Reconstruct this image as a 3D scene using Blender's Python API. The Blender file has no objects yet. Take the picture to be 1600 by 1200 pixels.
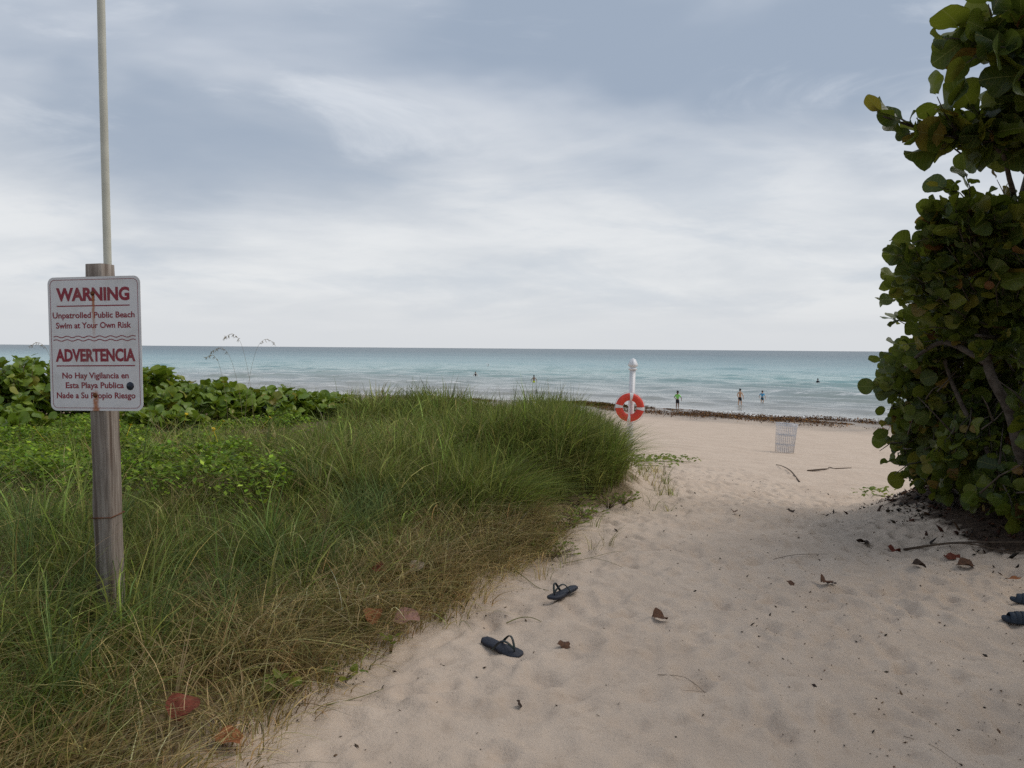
import bpy, bmesh, math, random
import numpy as np
from mathutils import Vector, Matrix

scene = bpy.context.scene
R = math.radians

# ------------------------------------------------------------------ camera
cam_data = bpy.data.cameras.new("camera")
cam = bpy.data.objects.new("camera", cam_data)
scene.collection.objects.link(cam)
cam_data.sensor_width = 36.0
cam_data.lens = 29.1
cam_data.clip_start = 0.05
cam_data.clip_end = 60000.0
cam.matrix_world = (Matrix.Translation((0.0, 0.0, 1.6)) @ Matrix.Rotation(R(90 - 2.46), 4, 'X')
                    @ Matrix.Rotation(R(0.457), 4, 'Z'))
scene.camera = cam

# ------------------------------------------------------------------ sun, sky, exposure
SUN_AZ, SUN_EL = R(78), R(50)          # azimuth clockwise from +Y (ahead), behind the clouds
sun_data = bpy.data.lights.new("sun", 'SUN')
sun_data.energy = 1.5
sun_data.angle = R(40)
sun_data.color = (1.0, 0.93, 0.84)
sun = bpy.data.objects.new("sun", sun_data)
scene.collection.objects.link(sun)
sun_dir = Vector((math.sin(SUN_AZ) * math.cos(SUN_EL), math.cos(SUN_AZ) * math.cos(SUN_EL), math.sin(SUN_EL)))
sun.rotation_euler = sun_dir.to_track_quat('Z', 'Y').to_euler()
sun.location = (20, 10, 30)

scene.cycles.use_denoising = False
scene.view_settings.view_transform = 'Standard'
scene.view_settings.look = 'None'
scene.view_settings.exposure = 0.27
scene.view_settings.gamma = 1.0
scene.view_settings.use_curve_mapping = False


class NT:
    """small helper round a node tree"""
    def __init__(self, tree):
        self.t = tree
        tree.nodes.clear()

    def n(self, kind, **kw):
        nd = self.t.nodes.new(kind)
        ins = kw.pop('ins', {})
        for k, v in kw.items():
            setattr(nd, k, v)
        for k, v in ins.items():
            self.set(nd, k, v)
        return nd

    def set(self, nd, k, v):
        s = nd.inputs[k]
        if isinstance(v, bpy.types.NodeSocket):
            self.t.links.new(v, s)
        elif isinstance(v, bpy.types.Node):
            self.t.links.new(v.outputs[0], s)
        else:
            s.default_value = v

    def math(self, op, a, b=0.0, c=0.0, clamp=False):
        nd = self.n('ShaderNodeMath', operation=op, use_clamp=clamp)
        for i, v in enumerate((a, b, c)):
            self.set(nd, i, v)
        return nd.outputs[0]

    def mix(self, fac, a, b, blend='MIX'):
        nd = self.n('ShaderNodeMix', data_type='RGBA', blend_type=blend)
        nd.clamp_factor = True
        for k, v in ((0, fac), (6, a), (7, b)):
            if isinstance(v, tuple) and len(v) == 3:
                v = v + (1.0,)
            self.set(nd, k, v)
        return nd.outputs[2]

    def ramp(self, fac, stops, interp='LINEAR'):
        nd = self.n('ShaderNodeValToRGB')
        nd.color_ramp.interpolation = interp
        els = nd.color_ramp.elements
        while len(els) < len(stops):
            els.new(0.5)
        for e, (p, c) in zip(els, stops):
            e.position = p
            e.color = tuple(c) + (1.0,) if len(c) == 3 else c
        self.set(nd, 0, fac)
        return nd.outputs[0]

    def noise(self, vec, scale, detail=4.0, rough=0.55, dist=0.0):
        nd = self.n('ShaderNodeTexNoise', ins={'Scale': scale, 'Detail': detail, 'Roughness': rough, 'Distortion': dist})
        if vec is not None:
            self.set(nd, 'Vector', vec)
        return nd.outputs[0]

    def smooth(self, x, lo, hi):
        nd = self.n('ShaderNodeMapRange', interpolation_type='SMOOTHSTEP')
        for k, v in ((0, x), (1, lo), (2, hi), (3, 0.0), (4, 1.0)):
            self.set(nd, k, v)
        return nd.outputs[0]


world = bpy.data.worlds.new("World")
scene.world = world
world.use_nodes = True
w = NT(world.node_tree)
sky = w.n('ShaderNodeTexSky', sky_type='NISHITA')
sky.sun_disc = False
sky.sun_elevation = SUN_EL
sky.sun_rotation = SUN_AZ
sky.air_density = 1.2
sky.dust_density = 2.0
coord = w.n('ShaderNodeTexCoord')
sep = w.n('ShaderNodeSeparateXYZ', ins={0: coord.outputs['Generated']})
zz = w.math('MAXIMUM', sep.outputs[2], 0.0)
den = w.math('ADD', zz, 0.16)
px_ = w.math('DIVIDE', sep.outputs[0], den)
py_ = w.math('DIVIDE', sep.outputs[1], den)
cl = w.n('ShaderNodeCombineXYZ', ins={0: px_, 1: py_, 2: 0.0})
# layered cloud: broad slate masses and thin bright breaks, drawn out along one slanting wind, over a pale veil at the horizon
gen = coord.outputs['Generated']
mp = w.n('ShaderNodeMapping', ins={0: gen, 'Location': (1.75, 0.4, 0.8), 'Rotation': (0, R(-25), 0), 'Scale': (1.0, 1.0, 2.6)})
big = w.noise(mp.outputs[0], 2.1, 4.0, 0.48, 0.35)
mp2 = w.n('ShaderNodeMapping', ins={0: cl.outputs[0], 'Location': (1.3, 4.2, 0.0), 'Rotation': (0, 0, R(24)), 'Scale': (0.8, 1.0, 1.0)})
fine = w.noise(mp2.outputs[0], 1.3, 11.0, 0.58, 0.25)
mp3 = w.n('ShaderNodeMapping', ins={0: gen, 'Location': (0.2, 0.6, 0.3), 'Rotation': (0, R(27), 0), 'Scale': (1.0, 1.0, 4.2)})
wisp = w.noise(mp3.outputs[0], 3.4, 9.0, 0.60, 0.5)
dens = w.math('ADD', w.math('MULTIPLY', big, 0.80), w.math('MULTIPLY', fine, 0.20))
veil = w.smooth(w.math('ADD', zz, w.math('MULTIPLY', w.math('SUBTRACT', dens, 0.5), -0.40)), 0.31, 0.09)
high = w.mix(w.smooth(dens, 0.44, 0.70), (0.292, 0.350, 0.438), (0.50, 0.54, 0.605))
high = w.mix(w.math('MULTIPLY', w.smooth(wisp, 0.53, 0.76), 0.60), high, (0.66, 0.69, 0.735))
low = w.mix(w.smooth(fine, 0.32, 0.68), (0.575, 0.602, 0.636), (0.685, 0.700, 0.715))
low = w.mix(w.math('MULTIPLY', w.smooth(wisp, 0.50, 0.34), 0.45), low, (0.46, 0.51, 0.575))
cloud = w.mix(veil, high, low)
cloud = w.mix(w.smooth(zz, 0.08, 0.0), cloud, (0.600, 0.620, 0.645))
bg_sky = w.n('ShaderNodeBackground', ins={0: sky.outputs[0], 1: 0.07})
bg_cloud = w.n('ShaderNodeBackground', ins={0: cloud, 1: 1.0})
mx = w.n('ShaderNodeMixShader', ins={0: 0.93, 1: bg_sky.outputs[0], 2: bg_cloud.outputs[0]})
w.n('ShaderNodeOutputWorld', ins={0: mx.outputs[0]})

# ------------------------------------------------------------------ helpers
COL = scene.collection
rng = np.random.default_rng(20)
random.seed(20)


def link(o, parent=None):
    COL.objects.link(o)
    if parent is not None:
        o.parent = parent
    return o


def tag(o, label=None, cat=None, group=None, kind=None):
    for k, v in (('label', label), ('category', cat), ('group', group), ('kind', kind)):
        if v:
            o[k] = v
    return o


def empty(name, loc=(0, 0, 0), rot=(0, 0, 0)):
    o = bpy.data.objects.new(name, None)
    o.location = loc
    o.rotation_euler = rot
    o.empty_display_size = 0.1
    return link(o)


def mesh_np(name, verts, faces, mats=(), smooth=False):
    """fast mesh from arrays; faces is (n,3) or (n,4) or list of such arrays"""
    me = bpy.data.meshes.new(name)
    verts = np.asarray(verts, dtype=np.float32)
    if not isinstance(faces, list):
        faces = [faces]
    faces = [np.asarray(f, dtype=np.int32) for f in faces if len(f)]
    loops = np.concatenate([f.ravel() for f in faces])
    sizes = np.concatenate([np.full(len(f), f.shape[1], dtype=np.int32) for f in faces])
    starts = np.concatenate([[0], np.cumsum(sizes)[:-1]]).astype(np.int32)
    me.vertices.add(len(verts))
    me.vertices.foreach_set('co', verts.ravel())
    me.loops.add(len(loops))
    me.loops.foreach_set('vertex_index', loops)
    me.polygons.add(len(sizes))
    me.polygons.foreach_set('loop_start', starts)
    me.polygons.foreach_set('loop_total', sizes)
    me.update(calc_edges=True)
    if smooth:
        me.polygons.foreach_set('use_smooth', np.ones(len(sizes), dtype=bool))
    for m in mats:
        me.materials.append(m)
    return me


def attr(me, name, data, kind='FLOAT'):
    a = me.attributes.new(name, kind, 'POINT')
    data = np.asarray(data, dtype=np.float32)
    a.data.foreach_set('color' if kind == 'FLOAT_COLOR' else 'value', data.ravel())


class MB:
    """collects simple solids into one mesh"""
    def __init__(self):
        self.v, self.f3, self.f4 = [], [], []

    def add(self, verts, faces):
        b = len(self.v)
        self.v += [tuple(p) for p in verts]
        for f in faces:
            (self.f3 if len(f) == 3 else self.f4).append([i + b for i in f])

    def box(self, lo, hi):
        (a, b, c), (d, e, f) = lo, hi
        self.add([(a, b, c), (d, b, c), (d, e, c), (a, e, c), (a, b, f), (d, b, f), (d, e, f), (a, e, f)],
                 [(0, 3, 2, 1), (4, 5, 6, 7), (0, 1, 5, 4), (1, 2, 6, 5), (2, 3, 7, 6), (3, 0, 4, 7)])

    def tube(self, pts, rad, n=8, cap=True):
        pts = [Vector(p) for p in pts]
        if not hasattr(rad, '__len__'):
            rad = [rad] * len(pts)
        rings = []
        up = None
        for i, p in enumerate(pts):
            t = (pts[min(i + 1, len(pts) - 1)] - pts[max(i - 1, 0)]).normalized()
            if up is None:
                up = t.orthogonal().normalized()
            else:
                up = (up - t * up.dot(t)).normalized()
            s = t.cross(up)
            rings.append([p + (up * math.cos(a) + s * math.sin(a)) * rad[i] for a in [2 * math.pi * k / n for k in range(n)]])
        verts = [q for r in rings for q in r]
        faces = []
        for i in range(len(pts) - 1):
            for k in range(n):
                k2 = (k + 1) % n
                faces.append((i * n + k, i * n + k2, (i + 1) * n + k2, (i + 1) * n + k))
        if cap:
            verts += [pts[0], pts[-1]]
            c0, c1 = len(verts) - 2, len(verts) - 1
            for k in range(n):
                k2 = (k + 1) % n
                faces.append((c0, k2, k))
                faces.append((c1, (len(pts) - 1) * n + k, (len(pts) - 1) * n + k2))
        self.add(verts, faces)

    def lathe(self, prof, n=24):
        verts, faces = [], []
        for r, z in prof:
            for k in range(n):
                a = 2 * math.pi * k / n
                verts.append((r * math.cos(a), r * math.sin(a), z))
        for i in range(len(prof) - 1):
            for k in range(n):
                k2 = (k + 1) % n
                faces.append((i * n + k, i * n + k2, (i + 1) * n + k2, (i + 1) * n + k))
        self.add(verts, faces)

    def build(self, name, mat, parent=None, smooth=False, loc=None, rot=None):
        o = bpy.data.objects.new(name, mesh_np(name, self.v, [np.array(f, dtype=np.int32).reshape(-1, k) for f, k in ((self.f3, 3), (self.f4, 4)) if f], [mat] if mat else [], smooth))
        if loc is not None:
            o.location = loc
        if rot is not None:
            o.rotation_euler = rot
        return link(o, parent)


def material(name, color=(0.5, 0.5, 0.5), rough=0.6, spec=0.3, var=None, scale=8.0, bump=0.0, bscale=40.0, metal=0.0, coord='Object', trans=0.0):
    """Principled material with a second tint mixed in by noise and a fine relief"""
    m = bpy.data.materials.new(name)
    m.use_nodes = True
    t = NT(m.node_tree)
    tc = t.n('ShaderNodeTexCoord').outputs[coord]
    bs = t.n('ShaderNodeBsdfPrincipled', ins={'Roughness': rough, 'Specular IOR Level': spec, 'Metallic': metal})
    if var:
        t.set(bs, 'Base Color', t.mix(t.smooth(t.noise(tc, scale, 6.0, 0.6), 0.35, 0.65), color, var))
    else:
        bs.inputs['Base Color'].default_value = tuple(color) + (1.0,)
    if bump:
        t.set(bs, 'Normal', t.n('ShaderNodeBump', ins={'Strength': bump, 'Distance': 0.01, 'Height': t.noise(tc, bscale, 5.0)}).outputs[0])
    t.n('ShaderNodeOutputMaterial', ins={0: bs.outputs[0]})
    return m


# --- TERRAIN BEGIN
def vnoise(x, y, seed=0):
    x = np.asarray(x, dtype=np.float64); y = np.asarray(y, dtype=np.float64)
    i = np.floor(x).astype(np.int64); j = np.floor(y).astype(np.int64)
    u = x - i; v = y - j
    u = u * u * u * (u * (u * 6 - 15) + 10); v = v * v * v * (v * (v * 6 - 15) + 10)

    def h(a, b):
        k = (a * 374761393 + b * 668265263 + seed * 974634777) & 0x7fffffff
        k = ((k ^ (k >> 13)) * 1274126177) & 0x7fffffff
        k = ((k ^ (k >> 16)) * 1103515245) & 0x7fffffff
        return (k & 0xffff) / 65535.0
    return ((h(i, j) * (1 - u) + h(i + 1, j) * u) * (1 - v) + (h(i, j + 1) * (1 - u) + h(i + 1, j + 1) * u) * v) * 2 - 1


def fbm(x, y, seed=0, octs=4, gain=0.5):
    s = 0.0; a = 1.0; f = 1.0
    for k in range(octs):
        s = s + a * vnoise(x * f + 17.3 * k, y * f - 9.1 * k, seed + k)
        a *= gain; f *= 2.03
    return s


def sstep(x, a, b):
    t = np.clip((x - a) / (b - a), 0, 1)
    return t * t * (3 - 2 * t)


WATER = -3.4


def shore_y(x):
    """where the water's edge lies: it runs away to the left, ever farther out"""
    x = np.asarray(x, dtype=np.float64)
    return 84.3 - 0.6 * x - 0.4 * np.sqrt(x * x + 100)


def shore_dist(x, y):
    x = np.asarray(x, dtype=np.float64)
    sl = -0.6 - 0.4 * x / np.sqrt(x * x + 100)
    return (shore_y(x) - y) / np.sqrt(1 + sl * sl)


_EL = np.array([(-6, -2.6), (1.5, -1.45), (3.1, -0.98), (4.2, -0.72), (5.0, -0.24), (6.3, 0.25), (7.8, 0.66), (8.4, 1.20), (9.0, 1.50),
                (11, 1.78), (13.5, 2.05), (15.5, 2.0), (18, 1.0), (21, -3.0), (26, -9.0), (40, -26.0), (80, -60.0)])
_ER = np.array([(-6, 5.0), (2, 4.5), (5, 4.3), (6.6, 4.15), (8, 4.0), (9.3, 4.25), (10.5, 4.9), (13, 6.6), (17, 10.0), (30, 24.0), (80, 90.0)])


def edge_left(y):
    return np.interp(y, _EL[:, 0], _EL[:, 1])


def edge_right(y):
    return np.interp(y, _ER[:, 0], _ER[:, 1])


def ground_base(x, y):
    x = np.asarray(x, dtype=np.float64); y = np.asarray(y, dtype=np.float64)
    s = shore_dist(x, y)
    b = WATER + np.where(s > 0, 0.020 * np.minimum(s, 12) + 0.066 * np.maximum(s - 12, 0), np.maximum(0.014 * s, -1.2) + 0.02 * np.minimum(s + 90, 0))
    k = 0.30
    h = np.clip(0.5 + 0.5 * (0.06 - b) / k, 0, 1)
    z = 0.06 * (1 - h) + b * h - k * h * (1 - h)
    z = np.maximum(z, -14.0)
    dl = edge_left(y) - x
    mound = sstep(dl, -0.15, 2.3 - 1.0 * sstep(y, 7.5, 9.5)) * sstep(-y, -19.0, -12.5)
    z = z * (1 - mound) + (0.40 + 0.09 * fbm(x * 0.45, y * 0.45, 5, 3)) * mound
    z = z + 0.05 * sstep(dl, -0.1, 0.25) * sstep(-y, -19, -15)
    dr = x - edge_right(y)
    z = z + 0.75 * sstep(dr, -0.9, 1.7) * (1 + 0.2 * fbm(x * 0.5, y * 0.5, 9, 3))
    near = 1 - sstep(np.abs(y - 8), 10, 40)
    z = z + near * (0.035 * fbm(x * 0.55, y * 0.55, 2, 3)) + 0.03 * fbm(x * 0.22, y * 0.22, 3, 3)
    return z
# --- TERRAIN END

# ------------------------------------------------------------------ the ground: one sheet of sand from the dune into the sea
FOOT = []
_fr = np.random.default_rng(7)
while len(FOOT) < 2600:
    y = 2.0 + 14.0 * _fr.random() ** 1.35
    a, b = edge_left(y) + 0.15, edge_right(y) - 0.1
    x = a + (b - a) * _fr.random()
    th = _fr.normal(0.22, 0.55) + (math.pi if _fr.random() < 0.4 else 0)
    FOOT.append((x, y, th, 0.125 * _fr.uniform(0.5, 1.1), 0.050 * _fr.uniform(0.7, 1.3), _fr.uniform(0.005, 0.019)))


def footprints(x, y):
    """depth of the trampled hollows at the given points"""
    z = np.zeros_like(x)
    for fx, fy, th, la, lb, d in FOOT:
        m = (np.abs(x - fx) < 0.4) & (np.abs(y - fy) < 0.4)
        if not m.any():
            continue
        dx, dy = x[m] - fx, y[m] - fy
        u = (dx * math.sin(th) + dy * math.cos(th)) / la
        v = (dx * math.cos(th) - dy * math.sin(th)) / lb
        q = u * u + v * v
        z[m] += -d * np.exp(-q * q * 1.1) + 0.5 * d * np.exp(-((np.sqrt(q) - 1.75) / 0.45) ** 2) * (0.7 + 0.5 * u)
    return z


def ground_full(x, y):
    x = np.atleast_1d(np.asarray(x, dtype=np.float64)); y = np.atleast_1d(np.asarray(y, dtype=np.float64))
    z = ground_base(x, y)
    m = (y > 1) & (y < 18) & (x > -3) & (x < 12)
    if m.any():
        xm, ym = x[m], y[m]
        bare = sstep(xm - edge_left(ym), -0.1, 0.25) * sstep(edge_right(ym) - xm, -1.4, 0.2)
        zz = footprints(xm, ym) + 0.011 * fbm(xm * 4.2, ym * 4.2, 31, 3) + 0.003 * fbm(xm * 17, ym * 17, 37, 2)
        z[m] += zz * np.clip(bare, 0.25, 1)
    return z


def G(x, y):
    return float(ground_full(x, y)[0])


def graded(a, segs, b):
    """axis with fine steps inside segs and steps that grow outside"""
    mid = [segs[0][0]]
    for lo, hi, st in segs:
        n = max(1, int(round((hi - lo) / st)))
        mid += list(np.linspace(lo, hi, n + 1)[1:])
    out = []
    st, v = segs[-1][2], mid[-1]
    while v < b:
        st *= 1.11
        v += st
        out.append(v)
    pre = []
    st, v = segs[0][2], mid[0]
    while v > a:
        st *= 1.11
        v -= st
        pre.append(v)
    return np.array(pre[::-1] + mid + out)


def grid_faces(nx, ny):
    i = np.arange(nx - 1)[None, :] + np.arange(ny - 1)[:, None] * nx
    return np.stack([i, i + 1, i + 1 + nx, i + nx], -1).reshape(-1, 4)


gx = graded(-600, [(-1.6, 4.4, 0.022)], 600)
gy = graded(-300, [(2.5, 7.0, 0.022), (7.0, 9.0, 0.035), (9.0, 14.0, 0.06), (14.0, 24.0, 0.12)], 700)
X, Y = np.meshgrid(gx, gy)
Zg = ground_full(X.ravel(), Y.ravel())

sand = bpy.data.materials.new("sand")
sand.use_nodes = True
t = NT(sand.node_tree)
geo = t.n('ShaderNodeNewGeometry')
P = geo.outputs['Position']
sepP = t.n('ShaderNodeSeparateXYZ', ins={0: P})
blotch = t.noise(P, 1.3, 5.0, 0.6)
grain = t.noise(P, 260.0, 3.0, 0.7)
mott = t.noise(P, 9.0, 6.0, 0.65)
c = t.mix(t.smooth(blotch, 0.35, 0.68), (0.610, 0.490, 0.385), (0.545, 0.430, 0.333))
c = t.mix(t.math('MULTIPLY', t.smooth(mott, 0.50, 0.72), 0.55), c, (0.445, 0.342, 0.258))
c = t.mix(t.math('MULTIPLY', t.smooth(grain, 0.50, 0.75), 0.30), c, (0.66, 0.57, 0.47))
c = t.mix(t.math('MULTIPLY', t.smooth(grain, 0.44, 0.26), 0.45), c, (0.20, 0.145, 0.105))
vor = t.n('ShaderNodeTexVoronoi', ins={'Vector': P, 'Scale': 34.0})
c = t.mix(t.math('MULTIPLY', t.smooth(vor.outputs['Distance'], 0.10, 0.05), t.smooth(t.noise(P, 2.2, 3.0), 0.45, 0.6)), c, (0.10, 0.07, 0.05))
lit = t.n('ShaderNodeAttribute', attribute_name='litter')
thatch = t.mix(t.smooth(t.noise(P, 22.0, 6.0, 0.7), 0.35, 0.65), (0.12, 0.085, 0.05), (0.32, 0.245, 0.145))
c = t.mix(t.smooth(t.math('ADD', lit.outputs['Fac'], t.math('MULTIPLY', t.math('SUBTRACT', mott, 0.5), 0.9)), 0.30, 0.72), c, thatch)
shade_lit = t.n('ShaderNodeAttribute', attribute_name='shaded_litter')  # near-black litter colour that also paints in the tree's shade
c = t.mix(t.smooth(t.math('ADD', shade_lit.outputs['Fac'], t.math('MULTIPLY', t.math('SUBTRACT', mott, 0.5), 1.1)), 0.30, 0.75), c, t.mix(t.smooth(t.noise(P, 30.0, 6.0, 0.7), 0.35, 0.65), (0.032, 0.022, 0.016), (0.095, 0.060, 0.040)))
# the beach darkens where the swash has wetted it
wet = t.smooth(t.math('ADD', sepP.outputs[2], t.math('MULTIPLY', t.noise(P, 0.35, 4.0), 0.22)), WATER + 0.42, WATER + 0.12)
c = t.mix(wet, c, (0.25, 0.205, 0.160))
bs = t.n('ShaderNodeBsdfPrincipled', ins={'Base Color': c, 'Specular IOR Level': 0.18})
t.set(bs, 'Roughness', t.math('SUBTRACT', 0.93, t.math('MULTIPLY', wet, 0.62)))
pit = t.n('ShaderNodeTexVoronoi', feature='SMOOTH_F1', ins={'Vector': t.n('ShaderNodeVectorMath', operation='ADD', ins={0: P, 1: t.n('ShaderNodeVectorMath', operation='SCALE', ins={0: t.n('ShaderNodeTexNoise', ins={'Vector': P, 'Scale': 3.0}).outputs[1], 'Scale': 0.25}).outputs[0]}).outputs[0], 'Scale': 7.5, 'Smoothness': 0.6}).outputs['Distance']
hgt = t.math('ADD', t.math('ADD', t.math('MULTIPLY', mott, 0.6), t.math('MULTIPLY', pit, 0.55)), t.math('ADD', t.math('MULTIPLY', grain, 0.12), t.math('MULTIPLY', t.noise(P, 45.0, 4.0, 0.6), 0.22)))
t.set(bs, 'Normal', t.n('ShaderNodeBump', ins={'Strength': 0.8, 'Distance': 0.04, 'Height': hgt}).outputs[0])
t.n('ShaderNodeOutputMaterial', ins={0: bs.outputs[0]})

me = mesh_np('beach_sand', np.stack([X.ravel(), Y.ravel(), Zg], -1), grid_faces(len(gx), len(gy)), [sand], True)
xr, yr = X.ravel(), Y.ravel()
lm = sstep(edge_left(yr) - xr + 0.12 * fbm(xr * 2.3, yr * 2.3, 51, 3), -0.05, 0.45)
shade_lit_ = 0.95 * sstep(xr - edge_right(yr) + 0.3 * fbm(xr * 1.4, yr * 1.4, 57, 3), -0.45, 0.35) * sstep(-yr, -34, -16)  # littered bank under the tree, where its shade is painted into the sand
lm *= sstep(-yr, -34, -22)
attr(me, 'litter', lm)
attr(me, 'shaded_litter', shade_lit_)
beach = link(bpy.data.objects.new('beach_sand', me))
tag(beach, 'pale trampled sand path running down to the beach', 'sand', kind='structure')

# ------------------------------------------------------------------ the sea
us = [-6.0]
st = 0.30
while us[-1] < 26000:
    if us[-1] > 45:
        st *= 1.035
    us.append(us[-1] + st)
us = np.array(us)
aa = np.linspace(-1, 1, 340)
A, U = np.meshgrid(aa, us)
SX = A * 95 * (1 + np.maximum(U, 0) / 95.0)
SY = shore_y(SX) + U * 1.3
dist = np.maximum(U, 0)
bend = 3.2 * fbm(SX * 0.028, SY * 0.028, 61, 3)


def swell(k, ph, sd, sharp):
    f = fbm(SX * 0.07, SY * 0.12, sd, 3)
    w_ = np.sin((U + bend) * k + ph + 2.6 * f)
    return (np.abs((w_ + 1) / 2) ** sharp) * np.clip(0.55 + 0.9 * fbm(SX * 0.09, U * 0.16, sd + 9, 3), 0, 1.6)


amp = sstep(dist, 0.5, 9) * np.exp(-dist / 500.0)
wz = amp * (0.25 * swell(1.15, 0.3, 71, 2.6) + 0.26 * swell(0.62, 1.9, 75, 3.2) + 0.13 * swell(2.4, 0.7, 79, 1.6) + 0.035 * fbm(SX * 0.5, SY * 0.9, 83, 2))
wz = wz + 0.012 * swell(1.6, 0, 91, 2.0) * (1 - sstep(dist, 0.5, 9))
sea_me = mesh_np('sea', np.stack([SX.ravel(), SY.ravel(), (WATER + wz).ravel()], -1), grid_faces(len(aa), len(us)), [], True)
attr(sea_me, 'shore', np.maximum(U, -6).ravel())
attr(sea_me, 'crest', (wz / 0.44).ravel())
water = bpy.data.materials.new("sea_water")
water.use_nodes = True
t = NT(water.node_tree)
geo = t.n('ShaderNodeNewGeometry')
P = geo.outputs['Position']
sh = t.n('ShaderNodeAttribute', attribute_name='shore').outputs['Fac']
wob = t.math('ADD', sh, t.math('MULTIPLY', t.math('SUBTRACT', t.noise(P, 0.012, 4.0), 0.5), t.math('MULTIPLY', sh, 0.9)))
lg = t.math('DIVIDE', t.math('LOGARITHM', t.math('ADD', t.math('MAXIMUM', wob, 0.0), 4.0), 10.0), 4.0)   # 0.15 at the edge .. 1 at 10 km
col = t.ramp(lg, [(0.15, (0.33, 0.305, 0.255)), (0.30, (0.31, 0.315, 0.285)), (0.41, (0.28, 0.335, 0.310)), (0.48, (0.18, 0.345, 0.325)),
                  (0.55, (0.110, 0.275, 0.290)), (0.62, (0.085, 0.190, 0.215)), (0.72, (0.075, 0.130, 0.152)), (1.0, (0.065, 0.098, 0.118))])
cr = t.n('ShaderNodeAttribute', attribute_name='crest').outputs['Fac']
streak = t.n('ShaderNodeMapping', ins={0: P, 'Rotation': (0, 0, R(-38)), 'Scale': (0.25, 1.0, 1.0)})
fo = t.noise(streak.outputs[0], 1.1, 6.0, 0.7)
edge = t.math('MULTIPLY', t.smooth(sh, 5.0, 0.3), t.smooth(fo, 0.46, 0.60))
cap = t.math('MULTIPLY', t.math('MULTIPLY', t.smooth(cr, 0.62, 0.95), t.smooth(sh, 75.0, 12.0)), t.smooth(fo, 0.50, 0.62))
foam = t.math('MAXIMUM', edge, cap)
col = t.mix(foam, col, (0.74, 0.74, 0.72))
bs = t.n('ShaderNodeBsdfPrincipled', ins={'Base Color': col, 'IOR': 1.33, 'Specular IOR Level': 0.40})
t.set(bs, 'Specular IOR Level', t.math('SUBTRACT', 0.42, t.math('MULTIPLY', t.smooth(lg, 0.40, 0.70), 0.08)))
t.set(bs, 'Roughness', t.math('ADD', t.math('ADD', 0.10, t.math('MULTIPLY', t.smooth(lg, 0.36, 0.72), 0.20)), t.math('MULTIPLY', foam, 0.4)))
rip = t.n('ShaderNodeMapping', ins={0: P, 'Rotation': (0, 0, R(-38)), 'Scale': (0.45, 1.0, 1.0)})
h1 = t.noise(rip.outputs[0], 1.6, 4.0, 0.6)
h2 = t.noise(rip.outputs[0], 0.22, 5.0, 0.62)
h3 = t.noise(rip.outputs[0], 0.03, 5.0, 0.62)
b1 = t.n('ShaderNodeBump', ins={'Strength': 0.8, 'Distance': 0.16, 'Height': h1})
b2 = t.n('ShaderNodeBump', ins={'Distance': 0.8, 'Height': h2, 'Normal': b1.outputs[0]})
t.set(b2, 'Strength', t.math('MULTIPLY', t.smooth(sh, 20.0, 120.0), 0.75))
b3 = t.n('ShaderNodeBump', ins={'Distance': 3.0, 'Height': h3, 'Normal': b2.outputs[0]})
t.set(b3, 'Strength', t.math('MULTIPLY', t.smooth(sh, 150.0, 600.0), 0.8))
t.set(bs, 'Normal', b3.outputs[0])
t.n('ShaderNodeOutputMaterial', ins={0: bs.outputs[0]})
sea_me.materials.append(water)
sea = link(bpy.data.objects.new('sea', sea_me))
tag(sea, 'turquoise sea with small ripples rolling onto the beach', 'sea', kind='structure')

# ------------------------------------------------------------------ grass, ground cover and shrubs on the dune
def plant_material(name, trans=0.35, rough=0.55, spec=0.25):
    m = bpy.data.materials.new(name)
    m.use_nodes = True
    t = NT(m.node_tree)
    colr = t.n('ShaderNodeVertexColor', layer_name='tint').outputs[0]
    bs = t.n('ShaderNodeBsdfPrincipled', ins={'Base Color': colr, 'Roughness': rough, 'Specular IOR Level': spec})
    tr = t.n('ShaderNodeBsdfTranslucent', ins={0: colr})
    mx = t.n('ShaderNodeMixShader', ins={0: trans, 1: bs.outputs[0], 2: tr.outputs[0]})
    t.n('ShaderNodeOutputMaterial', ins={0: mx.outputs[0]})
    return m


M_blade = plant_material('grass_blade', 0.5, 0.6, 0.10)
M_cover = plant_material('small_leaf', 0.4)


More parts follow.
